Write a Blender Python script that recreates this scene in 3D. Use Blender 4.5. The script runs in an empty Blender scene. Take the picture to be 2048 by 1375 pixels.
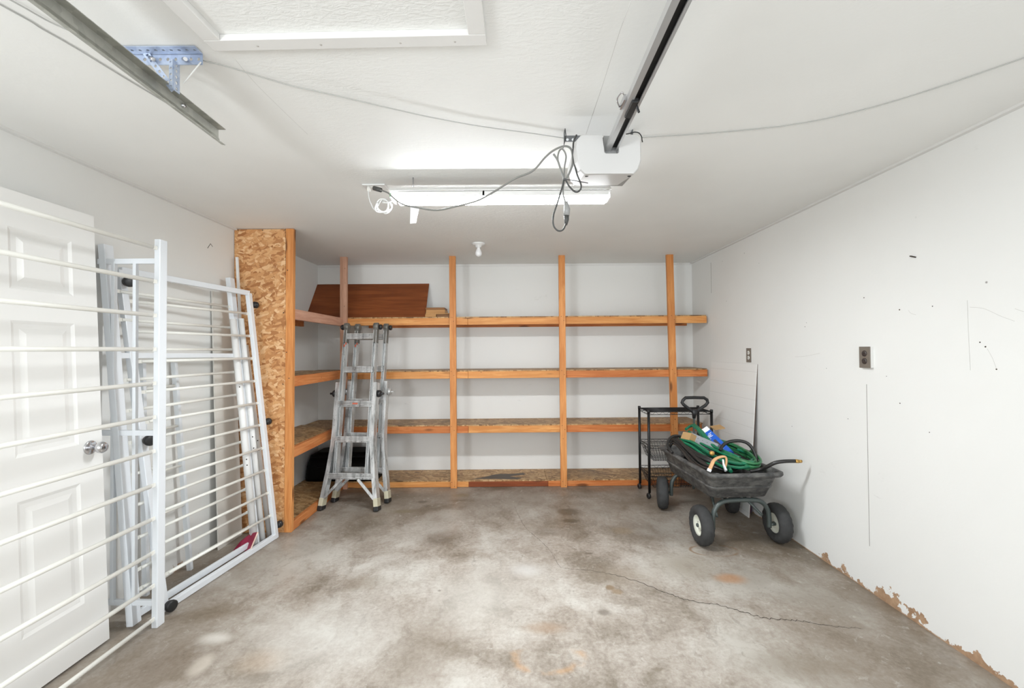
import bpy, bmesh, math, random
from mathutils import Vector, Matrix, Quaternion
random.seed(7)
SC = bpy.context.scene
COL = SC.collection
PI = math.pi
def R(d): return math.radians(d)

# ------------------------------------------------------------------ camera
F = 860.0
CAMZ = 1.423
cam_d = bpy.data.cameras.new('camera'); cam = bpy.data.objects.new('camera', cam_d); COL.objects.link(cam)
cam_d.sensor_width = 36.0; cam_d.lens = F/2048*36.0; cam_d.clip_start = 0.02
PITCH = math.atan(11.5/F); YAW = math.atan(3.0/F); ROLL = R(0.45)
CM = Matrix.Rotation(-YAW, 3, 'Z') @ Matrix.Rotation(PI/2+PITCH, 3, 'X') @ Matrix.Rotation(-ROLL, 3, 'Z')
cam.matrix_world = Matrix.Translation((0, 0, CAMZ)) @ CM.to_4x4()
SC.camera = cam

# ------------------------------------------------------------------ world, lights, exposure
SC.view_settings.view_transform = 'Standard'
SC.view_settings.look = 'None'
SC.view_settings.gamma = 1.0
SC.view_settings.use_curve_mapping = False
SC.view_settings.exposure = 0.12
W = bpy.data.worlds.new('sky'); SC.world = W; W.use_nodes = True
W.node_tree.nodes['Background'].inputs[0].default_value = (0.90, 0.96, 1.0, 1)
W.node_tree.nodes['Background'].inputs[1].default_value = 1.2

def area(name, loc, target, sx, sy, power, color=(1, 1, 1)):
    d = bpy.data.lights.new(name, 'AREA'); d.shape = 'RECTANGLE'; d.size = sx; d.size_y = sy
    d.energy = power; d.color = color
    o = bpy.data.objects.new(name, d); COL.objects.link(o); o.location = loc
    o.rotation_euler = (Vector(target)-Vector(loc)).to_track_quat('-Z', 'Y').to_euler()
    return o
area('fill_at_garage_opening', (0.4, -1.12, 1.2), (0.2, 5, 1.35), 3.0, 2.1, 36, (0.93, 0.965, 1.0))  # added fill light, assumes an open garage door out of view
area('daylight_through_side_window', (-1.85, -1.05, 1.5), (0.4, 4.5, 1.5), 0.45, 0.7, 40, (0.92, 0.965, 1.0))
TUBE_STRENGTH = 100.0

# ------------------------------------------------------------------ pixel -> world rays
def ray(px, py):
    return (CM @ Vector(((px-1024)/F, -(py-687.5)/F, -1))).normalized()
def PY(px, py, y):
    r = ray(px, py); t = y/r.y; return Vector((0, 0, CAMZ))+r*t
def PZ(px, py, z):
    r = ray(px, py); t = (z-CAMZ)/r.z; return Vector((0, 0, CAMZ))+r*t
def PX(px, py, x):
    r = ray(px, py); t = x/r.x; return Vector((0, 0, CAMZ))+r*t

# ------------------------------------------------------------------ node helpers
class Mat:
    def __init__(s, name):
        s.m = bpy.data.materials.new(name); s.m.use_nodes = True
        s.t = s.m.node_tree; s.b = s.t.nodes['Principled BSDF']
    def n(s, typ, **k):
        nd = s.t.nodes.new(typ)
        for a, v in k.items(): setattr(nd, a, v)
        return nd
    def link(s, a, b): s.t.links.new(a, b)
    def val(s, sock, v):
        if hasattr(v, 'default_value') or hasattr(v, 'is_output'): s.link(v, sock)
        elif isinstance(v, tuple) and len(v) == 3 and sock.type == 'RGBA': sock.default_value = (*v, 1)
        else: sock.default_value = v
    def math(s, op, a, b=0.0, c=None, clamp=False):
        nd = s.n('ShaderNodeMath', operation=op, use_clamp=clamp)
        s.val(nd.inputs[0], a); s.val(nd.inputs[1], b)
        if c is not None: s.val(nd.inputs[2], c)
        return nd.outputs[0]
    def vmath(s, op, a, b=(0, 0, 0)):
        nd = s.n('ShaderNodeVectorMath', operation=op); s.val(nd.inputs[0], a)
        if op == 'SCALE': s.val(nd.inputs['Scale'], b)
        else: s.val(nd.inputs[1], b)
        return nd.outputs['Value'] if op in ('LENGTH', 'DISTANCE', 'DOT_PRODUCT') else nd.outputs[0]
    def coord(s, kind='Object'): return s.n('ShaderNodeTexCoord').outputs[kind]
    def geo(s): return s.n('ShaderNodeNewGeometry').outputs['Position']
    def mapping(s, v, scale=(1, 1, 1), rot=(0, 0, 0), loc=(0, 0, 0)):
        nd = s.n('ShaderNodeMapping'); s.link(v, nd.inputs[0])
        nd.inputs['Scale'].default_value = scale; nd.inputs['Rotation'].default_value = rot; nd.inputs['Location'].default_value = loc
        return nd.outputs[0]
    def noise(s, v, scale=5, detail=4, rough=.55, dist=0, col=False):
        nd = s.n('ShaderNodeTexNoise'); s.link(v, nd.inputs['Vector'])
        nd.inputs['Scale'].default_value = scale; nd.inputs['Detail'].default_value = detail
        nd.inputs['Roughness'].default_value = rough; nd.inputs['Distortion'].default_value = dist
        return nd.outputs['Color'] if col else nd.outputs['Fac']
    def voro(s, v, scale=5, feat='F1', out='Color', rnd=1.0):
        nd = s.n('ShaderNodeTexVoronoi', feature=feat); s.link(v, nd.inputs['Vector'])
        nd.inputs['Scale'].default_value = scale
        if 'Randomness' in nd.inputs: nd.inputs['Randomness'].default_value = rnd
        return nd.outputs[out]
    def ramp(s, fac, stops):
        nd = s.n('ShaderNodeValToRGB'); s.link(fac, nd.inputs[0]); e = nd.color_ramp.elements
        while len(e) < len(stops): e.new(0.5)
        for el, (p, c) in zip(e, stops):
            el.position = p; el.color = (*c, 1) if isinstance(c, tuple) else (c, c, c, 1)
        return nd.outputs[0]
    def rng(s, v, a, b, c=0.0, d=1.0, smooth=True):
        nd = s.n('ShaderNodeMapRange', interpolation_type='SMOOTHSTEP' if smooth else 'LINEAR')
        s.link(v, nd.inputs[0])
        for i, x in enumerate((a, b, c, d)): nd.inputs[i+1].default_value = x
        return nd.outputs[0]
    def mix(s, fac, a, b, mode='MIX'):
        nd = s.n('ShaderNodeMix', data_type='RGBA', blend_type=mode)
        s.val(nd.inputs[0], fac); s.val(nd.inputs[6], a); s.val(nd.inputs[7], b)
        return nd.outputs[2]
    def set(s, **k):
        for a, v in k.items():
            nm = {'color': 'Base Color', 'rough': 'Roughness', 'metal': 'Metallic', 'spec': 'Specular IOR Level', 'coat': 'Coat Weight'}[a]
            s.val(s.b.inputs[nm], v)
    def bump(s, h, strength=.3, dist=.01):
        nd = s.n('ShaderNodeBump'); s.link(h, nd.inputs['Height'])
        nd.inputs['Strength'].default_value = strength; nd.inputs['Distance'].default_value = dist
        s.link(nd.outputs[0], s.b.inputs['Normal'])
def sr(r, g, b):
    f = lambda c: (c/255/12.92) if c/255 <= .04045 else ((c/255+.055)/1.055)**2.4
    return (f(r), f(g), f(b))

def simple(name, c, rough=.5, metal=0.0, vary=.06, nscale=9, spec=.5, bump=0):
    M = Mat(name); n = M.noise(M.coord(), nscale, 4)
    M.set(color=M.mix(n, tuple(x*(1-vary) for x in c), tuple(min(1, x*(1+vary)) for x in c)), rough=rough, metal=metal, spec=spec)
    if bump: M.bump(n, bump, .004)
    return M.m

# painted surfaces
def m_wall(name, base, right=False, left=False, chips=True):
    M = Mat(name); g = M.geo()
    big = M.noise(g, .9, 3); c = M.mix(M.rng(big, .3, .7), tuple(x*.965 for x in base), base)
    # scuffs and smears
    sm = M.noise(M.mapping(g, (1, 1.3, 3)), 3.2, 6, .7, .6); sm2 = M.noise(g, 1.3, 2)
    f = M.math('MULTIPLY', M.rng(sm, .62, .74), M.rng(sm2, .5, .62)); f = M.math('MULTIPLY', f, .28)
    c = M.mix(f, c, sr(168, 165, 160))
    # nail holes: sparse dots
    d = M.voro(g, 2.6, out='Distance'); hole = M.rng(d, .006, .02, 1, 0)
    keep = M.rng(M.noise(g, 1.1, 1), .52, .56)
    c = M.mix(M.math('MULTIPLY', M.math('MULTIPLY', hole, keep), .75), c, sr(90, 80, 72))
    sep = M.n('ShaderNodeSeparateXYZ'); M.link(g, sep.inputs[0]); z = sep.outputs[2]
    # chipped paint showing brown board next to the slab
    chip = M.noise(M.mapping(g, (1, 1, .9)), 9, 5, .65); amt = M.noise(g, 1.7, 2)
    top = M.math('MULTIPLY_ADD', M.rng(M.math('ADD', M.math('MULTIPLY', chip, .5), M.math('MULTIPLY', amt, .5)), .515, .66), .10 if right else (.14 if left else 0.0), .006 if right else -.01)
    edge = M.rng(M.math('SUBTRACT', z, top), -.004, .004, 1, 0)
    brown = M.mix(M.noise(g, 30, 3), sr(128, 96, 72), sr(204, 172, 140))
    c = M.mix(edge, c, brown)
    M.set(color=c, rough=.62, spec=.3)
    M.bump(M.noise(g, 60, 3, .6), .10, .004)
    return M.m
def m_ceiling():
    M = Mat('ceiling_paint'); g = M.geo()
    big = M.noise(g, 1.1, 3); c = M.mix(M.rng(big, .3, .7), sr(231, 231, 228), sr(237, 237, 234))
    M.set(color=c, rough=.6, spec=.3)
    sep = M.n('ShaderNodeSeparateXYZ'); M.link(g, sep.inputs[0])
    tex = M.noise(M.mapping(g, (9, 22, 9), (0, 0, .5)), 3, 5, .6, .8)
    zone = M.math('MULTIPLY', M.rng(sep.outputs[0], .22, .32, 1, 0), M.rng(sep.outputs[0], -1.0, -.7, 0, 1))
    h = M.math('ADD', M.math('MULTIPLY', M.math('MULTIPLY', tex, zone), 1.0), M.math('MULTIPLY', M.noise(g, 50, 3), .15))
    M.bump(h, .30, .012)
    return M.m
def m_concrete():
    M = Mat('stained_concrete'); g = M.geo()
    warp = M.vmath('SCALE', M.vmath('SUBTRACT', M.noise(g, 5, 4, col=True), (.5, .5, .5)), .22)
    p = M.vmath('ADD', g, warp)
    a = M.noise(p, 1.15, 7, .62, .5); b = M.noise(M.mapping(p, (1, .7, 1)), 3.1, 7, .68, .4); f = M.noise(g, 46, 5, .7)
    mixv = M.math('ADD', M.math('MULTIPLY', a, .55), M.math('ADD', M.math('MULTIPLY', b, .40), M.math('MULTIPLY', f, .19)))
    c = M.ramp(mixv, [(.41, sr(104, 92, 79)), (.49, sr(134, 125, 113)), (.56, sr(166, 157, 147)), (.655, sr(196, 192, 184))])
    # the slab colour turns darker and browner towards the walls and shelving
    sep = M.n('ShaderNodeSeparateXYZ'); M.link(p, sep.inputs[0]); X, Y = sep.outputs[0], sep.outputs[1]
    dl = M.rng(X, -2.1, -.7, 1, 0); dr = M.rng(X, .65, 1.9); db = M.rng(Y, 2.5, 4.2)
    browning = M.math('MAXIMUM', M.math('MAXIMUM', dl, dr), db)
    browning = M.math('MULTIPLY', browning, M.rng(M.noise(g, 2.3, 5, .6), .25, .68, .45, 1))
    c = M.mix(M.math('MULTIPLY', browning, .7), c, sr(112, 97, 79))
    st_ = M.noise(M.mapping(p, (7, 1.2, 1)), 2.4, 5, .7)
    c = M.mix(M.math('MULTIPLY', M.rng(st_, .56, .66), .22), c, sr(92, 80, 68))
    sp_ = M.noise(g, 19, 6, .75, .8); c = M.mix(M.math('MULTIPLY', M.rng(sp_, .60, .66), .30), c, sr(98, 86, 72))
    sp_ = M.noise(g, 13, 6, .75, .8); c = M.mix(M.math('MULTIPLY', M.rng(sp_, .58, .68), .35), c, sr(206, 202, 195))
    def spot(px, py, rx, ry, col, k, soft=.5):
        nonlocal c
        w = PZ(px, py, 0)
        q = M.vmath('MULTIPLY', M.vmath('SUBTRACT', M.vmath('ADD', g, M.vmath('SCALE', warp, .25)), (w.x, w.y, 0)), (1/rx, 1/ry, 0))
        c = M.mix(M.math('MULTIPLY', M.rng(M.vmath('LENGTH', q), 1-soft, 1+soft*.3, 1, 0), k), c, col)
    def ring(px, py, rx, ry, w_, col, k, cut=None):
        nonlocal c
        w = PZ(px, py, 0)
        q = M.vmath('MULTIPLY', M.vmath('SUBTRACT', M.vmath('ADD', g, M.vmath('SCALE', warp, .12)), (w.x, w.y, 0)), (1/rx, 1/ry, 0))
        L = M.math('ABSOLUTE', M.math('SUBTRACT', M.vmath('LENGTH', q), 1))
        m_ = M.math('MULTIPLY', M.rng(L, 0, w_, 1, 0), M.rng(M.noise(g, 9, 3), .38, .6))
        if cut is not None:
            s2 = M.n('ShaderNodeSeparateXYZ'); M.link(q, s2.inputs[0]); m_ = M.math('MULTIPLY', m_, M.rng(s2.outputs[1], cut, cut+.3, 1, 0))
        c = M.mix(M.math('MULTIPLY', m_, k), c, col)
    dk = sr(96, 86, 74)
    for a_ in [(880, 1077, .17, .17, dk, .45, .8), (1136, 1023, .11, .09, sr(88, 78, 62), .7, .5), (1140, 1041, .08, .05, sr(84, 74, 58), .75, .5),
               (845, 1003, .05, .045, dk, .7, .4), (853, 1011, .04, .03, dk, .45, .5), (805, 1022, .12, .05, sr(118, 108, 74), .45, .7), (922, 990, .10, .06, sr(128, 110, 70), .4, .7),
               (1300, 1062, .30, .28, dk, .40, .95), (1105, 1062, .16, .10, dk, .35, .8), (1245, 1060, .10, .07, sr(140, 120, 90), .4, .6), (1460, 1157, .11, .07, sr(176, 122, 72), .6, .7),
               (1220, 1175, .035, .03, sr(130, 108, 80), .8, .5), (1236, 1182, .04, .03, sr(140, 116, 84), .6, .6), (1210, 1226, .04, .035, dk, .6, .6), (1052, 1139, .13, .10, sr(208, 206, 202), .7, .9),
               (960, 1190, .35, .38, sr(205, 203, 196), .45, .95), (640, 1280, .45, .30, sr(206, 204, 198), .4, .95), (850, 1300, .22, .4, sr(140, 130, 118), .45, .9), (1240, 1150, .28, .16, sr(150, 138, 122), .45, .9),
               (455, 1130, .16, .10, sr(112, 92, 66), .55, .9), (400, 1330, .05, .08, sr(205, 196, 184), .7, .6), (520, 1320, .14, .10, sr(176, 146, 112), .25, .9), (1178, 1106, .03, .02, dk, .6, .5),
               (730, 1165, .18, .10, sr(132, 118, 100), .4, .9), (1090, 1255, .13, .06, sr(150, 120, 90), .5, .8), (1370, 1130, .22, .22, sr(140, 128, 110), .5, .9), (430, 1276, .09, .06, sr(226, 222, 214), .6, .8),  # last pale spot is a glossy highlight painted into the slab colour
               (330, 1330, .2, .2, sr(98, 80, 60), .5, .9), (420, 1225, .22, .12, sr(112, 96, 76), .5, .9), (1600, 1330, .3, .12, sr(118, 104, 86), .5, .9)]: spot(*a_)
    ring(1095, 1312, .155, .10, .26, sr(190, 146, 98), .5, .25)
    ring(1428, 1100, .165, .085, .10, sr(132, 98, 62), .75)
    dots = M.rng(M.voro(g, 3.6, out='Distance'), .02, .05, 1, 0); dk2 = M.rng(M.noise(g, 2, 1), .5, .56)
    c = M.mix(M.math('MULTIPLY', M.math('MULTIPLY', dots, dk2), .5), c, sr(84, 76, 66))
    M.set(color=c, spec=.45, rough=M.rng(M.noise(p, 2.1, 4), .35, .7, .30, .62))
    M.bump(M.math('ADD', M.math('MULTIPLY', f, .4), M.math('MULTIPLY', b, .8)), .18, .012)
    return M.m
def m_wood(name, c1, c2, axis='X', knots=True, seed=0.0, g_=1.0):
    M = Mat(name); co = M.geo()
    s = {'X': (1, 14, 14), 'Z': (14, 14, 1), 'Y': (14, 1, 14)}[axis]
    v = M.mapping(co, s, loc=(seed, seed*1.7, seed*.6))
    g = M.noise(v, 2.2*g_, 5, .6, 1.2); fine = M.noise(v, 9*g_, 3, .6)
    broad = M.noise(M.mapping(co, tuple(1 if q == 1 else 3 for q in s), loc=(seed, 0, 0)), 1.6, 2)
    c = M.mix(M.rng(g, .3, .72), c1, c2)
    c = M.mix(M.math('MULTIPLY', M.rng(fine, .55, .75), .35), c, tuple(x*.55 for x in c1))
    c = M.mix(M.math('MULTIPLY', M.rng(broad, .35, .65), .45), c, tuple(x*.8 for x in c1))
    if knots:
        ks = {'X': (2.6, 9, 9), 'Z': (9, 9, 2.6), 'Y': (9, 2.6, 9)}[axis]
        kd = M.voro(M.mapping(co, ks, loc=(seed*2, seed, seed)), 1.0, out='Distance')
        c = M.mix(M.math('MULTIPLY', M.rng(kd, .10, .22, 1, 0), .8), c, sr(88, 46, 20))
        pn = M.voro(M.mapping(co, loc=(seed, 0, seed)), 9, out='Distance')
        c = M.mix(M.math('MULTIPLY', M.rng(pn, .03, .06, 1, 0), .8), c, sr(40, 24, 14))
    M.set(color=c, rough=.55, spec=.35)
    M.bump(g, .12, .004)
    return M.m
def m_osb(name, pal, scale=1.0, browning=.0, flat=False):
    M = Mat(name); co = M.geo()
    base = None
    for i, (ry, sx, sz, sc) in enumerate([(.30, 4.2, 1, 17), (1.25, 3.6, 1, 19), (-.45, 4.0, 1, 18), (.9, 3.6, 1, 21), (-1.1, 4, 1, 20)]):
        v = M.mapping(M.mapping(co, rot=(.2*i, ry, 0) if not flat else (0, 0, ry)), (sx, sx if not flat else 1, sz), loc=(i*3.1, i*1.3, i*2.7))
        w = M.vmath('ADD', v, M.vmath('SCALE', M.noise(co, 12, 2, col=True), .16))
        cc = M.voro(w, sc*scale*.62, out='Color'); ed = M.voro(w, sc*scale*.62, feat='DISTANCE_TO_EDGE', out='Distance')
        h = M.n('ShaderNodeSeparateColor'); M.link(cc, h.inputs[0])
        colr = M.ramp(h.outputs[0], [(0.0, pal[0]), (.3, pal[1]), (.65, pal[2]), (1.0, pal[3])])
        colr = M.mix(M.rng(ed, 0, .03, .4, 0), colr, tuple(x*.6 for x in pal[0]))
        if base is None: base = colr
        else: base = M.mix(M.rng(h.outputs[1], .50, .54), base, colr)
    fine = M.noise(M.mapping(co, (30, 30, 8)), 6, 3)
    base = M.mix(M.math('MULTIPLY', M.rng(fine, .5, .8), .3), base, tuple(x*.6 for x in pal[1]))
    if browning:
        base = M.mix(M.math('MULTIPLY', M.rng(M.noise(co, 3, 4), .45, .7), browning), base, sr(96, 78, 56))
    M.set(color=base, rough=.5, spec=.4)
    M.bump(fine, .15, .003)
    return M.m
def m_alu():
    M = Mat('scuffed_aluminium'); co = M.coord(); n = M.noise(M.mapping(co, (6, 6, .8)), 4, 3, .5); sp = M.noise(co, 90, 3, .6)
    c = M.mix(M.rng(n, .3, .7), sr(162, 163, 162), sr(216, 217, 216))
    c = M.mix(M.math('MULTIPLY', M.rng(sp, .60, .7), .6), c, sr(82, 78, 72))
    c = M.mix(M.math('MULTIPLY', M.rng(M.noise(co, 60, 2), .66, .72), .4), c, sr(226, 222, 208))
    M.set(color=c, metal=.5, rough=M.rng(n, .3, .7, .25, .5)); M.bump(sp, .1, .003); return M.m
def m_galv(name, a, b, rough=.35):
    M = Mat(name); co = M.coord(); v = M.voro(co, 40, out='Color'); h = M.n('ShaderNodeSeparateColor'); M.link(v, h.inputs[0])
    M.set(color=M.mix(M.math('MULTIPLY', M.math('ADD', h.outputs[0], M.noise(co, 12, 3)), .5), a, b), metal=.5, rough=rough); return M.m

WALL = m_wall('painted_wall', sr(234, 234, 231)); WALLR = m_wall('painted_wall_chipped', sr(234, 234, 231), right=True)
WALLL = m_wall('painted_wall_dirty', sr(234, 234, 231), left=True)
CEIL = m_ceiling(); CONC = m_concrete()
WP = simple('white_trim_paint', sr(224, 223, 220), .5, vary=.03); DOORP = simple('door_paint', sr(234, 233, 230), .38, vary=.015, nscale=3)
FIR = m_wood('fir_horizontal', sr(206, 134, 70), sr(232, 172, 106), 'X', seed=1.3)
FIRD = m_wood('fir_red', sr(188, 104, 50), sr(216, 142, 84), 'X', seed=5.1)
FIRB = m_wood('fir_stained_dark', sr(120, 58, 28), sr(150, 80, 44), 'X', seed=8.4)
FIRY = m_wood('fir_along_side', sr(196, 114, 58), sr(222, 150, 92), 'Y', seed=3.2)
FIRP = m_wood('fir_pinkish', sr(196, 146, 122), sr(216, 170, 146), 'Y', knots=False, seed=2.2)
POST = m_wood('fir_post', sr(200, 126, 66), sr(228, 162, 98), 'Z', seed=4.4)
POSTP = m_wood('fir_post_pinkish', sr(196, 150, 124), sr(218, 172, 146), 'Z', seed=6.4)
OSB = m_osb('osb_panel', [sr(164, 106, 60), sr(202, 146, 94), sr(216, 164, 112), sr(232, 192, 146)])
DECK = m_osb('osb_deck', [sr(120, 86, 52), sr(164, 124, 80), sr(184, 146, 100), sr(204, 170, 124)], 1.0, .45, True)
def m_deckstain():
    m_ = m_osb('osb_deck_stained', [sr(130, 94, 58), sr(176, 136, 90), sr(194, 156, 110), sr(214, 180, 134)], 1.0, .2, True); return m_
DECKS = m_deckstain()
PLYR = m_wood('reddish_plywood', sr(126, 66, 32), sr(156, 88, 46), 'X', knots=False, seed=9.0, g_=.5)
SCRAP = m_wood('scrap_wood', sr(186, 134, 78), sr(212, 166, 108), 'X', knots=False, seed=7.0)
SCRAPD = m_wood('scrap_wood_dark', sr(120, 80, 44), sr(160, 112, 66), 'X', knots=False, seed=7.7)
ALU = m_alu()
HINGE = simple('grimy_hinge', sr(120, 118, 112), .5, .5, .3, 40)
GALV = m_galv('galvanised_blue', sr(158, 172, 198), sr(200, 210, 226), .35)
TRACK = m_galv('galvanised_track', sr(150, 150, 142), sr(188, 188, 180), .42)
CHROME = simple('satin_chrome', sr(205, 205, 208), .18, 1.0, .03)
RAILM = simple('polished_rail', sr(200, 200, 200), .3, .55, .05)
RAILD = simple('dark_rail_metal', sr(44, 44, 44), .45, .3, .2)  # dark tone for the rail channel and trolley
BEDW = simple('white_powder_coat', sr(226, 230, 234), .35, 0, .02); BEDC = simple('cream_powder_coat', sr(230, 229, 222), .4, 0, .03)
TUBEW = simple('white_pipe', sr(232, 232, 230), .3, 0, .03)
BLK = simple('black_plastic', sr(34, 34, 35), .45, 0, .2); BLKM = simple('black_wire', sr(22, 22, 23), .4, .2, .2)
RUB = simple('tyre_rubber', sr(62, 62, 62), .75, 0, .35, 30, .25, .3)
TOTE = simple('black_tote', sr(7, 7, 8), .5, 0, .3, spec=.15)
TUBM = None
def m_tub():
    M = Mat('grey_poly_tub'); co = M.coord(); n = M.noise(M.mapping(co, (4, 4, 9)), 3, 6, .7); f = M.noise(co, 70, 3)
    c = M.mix(M.rng(n, .35, .7), sr(62, 62, 62), sr(112, 111, 108)); M.set(color=c, rough=.6, spec=.35); M.bump(f, .15, .003); return M.m
TUBM = m_tub()
FRAME = simple('green_grey_paint', sr(78, 86, 84), .35, .2, .1); RIM = simple('cream_rim', sr(226, 228, 214), .4, 0, .06)
HOSEB = simple('black_hose', sr(40, 39, 38), .32, 0, .3, 20); HOSEG = simple('green_hose', sr(30, 112, 80), .2, 0, .25, 12); HOSEG2 = simple('green_hose_light', sr(48, 112, 70), .3, 0, .25, 12)
BLUE = simple('blue_carton', sr(24, 92, 196), .4, 0, .05); WHT = simple('white_paper', sr(236, 238, 240), .5, 0, .02); CARD = simple('cardboard', sr(182, 146, 100), .7, 0, .08)
GREYP = simple('grey_plastic', sr(142, 146, 150), .5, 0, .06); BRASS = simple('brass', sr(196, 156, 88), .35, .7, .1)
OPEN = simple('opener_plastic', sr(202, 201, 199), .45, 0, .015); OPEN2 = simple('opener_grey', sr(150, 150, 148), .5, 0, .03)
CORDG = simple('grey_cord', sr(128, 128, 124), .5, 0, .05); CORDD = simple('dark_cord', sr(70, 70, 68), .5, 0, .1); CORDW = simple('white_cord', sr(232, 232, 230), .5, 0, .02); BELL = simple('bell_wire', sr(176, 176, 172), .6, 0, .05)
STEEL = simple('outlet_steel', sr(128, 120, 110), .45, .3, .08); OUTD = simple('brown_receptacle', sr(64, 54, 50), .4, 0, .1); OUTW = simple('white_receptacle', sr(224, 222, 216), .4, 0, .02)
PORC = simple('porcelain', sr(228, 228, 226), .25, 0, .01); CRIM = simple('crimson_fabric', sr(158, 42, 74), .6, 0, .12); PALE = simple('pale_edge', sr(226, 196, 180), .7, 0, .08)
RED = simple('red_sticker', sr(190, 92, 66), .5); ORG = simple('orange_patterned', sr(210, 164, 118), .6, 0, .3, 40); YFOOT = simple('cream_sleeve', sr(196, 190, 166), .5, 0, .08)
MELA = None
def m_panel():
    M = Mat('white_tileboard'); g = M.geo(); sep = M.n('ShaderNodeSeparateXYZ'); M.link(g, sep.inputs[0])
    fr = M.math('FRACT', M.math('MULTIPLY', M.math('ADD', sep.outputs[2], .02), 1/.118)); ln = M.rng(M.math('ABSOLUTE', M.math('SUBTRACT', fr, .5)), .0, .02, 1, 0)
    M.set(color=M.mix(M.math('MULTIPLY', ln, .35), sr(234, 234, 231), sr(150, 148, 142)), rough=.35); return M.m
MELA = m_panel(); BRN = simple('hardboard_brown', sr(110, 76, 52), .7, 0, .1); BAG = simple('purple_wrapper', sr(70, 52, 70), .4, 0, .5, 14)
GAP = simple('dark_crack', sr(66, 58, 50), .9, 0, .2)
def m_emit(name, col, st):
    M = Mat(name); M.set(color=(.9, .9, .9)); M.b.inputs['Emission Color'].default_value = (*col, 1); M.b.inputs['Emission Strength'].default_value = st; return M.m
LENS = m_emit('lit_lens', (.93, .968, 1.0), TUBE_STRENGTH)
GREEN = simple('green_label', sr(60, 150, 80), .5)

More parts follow.
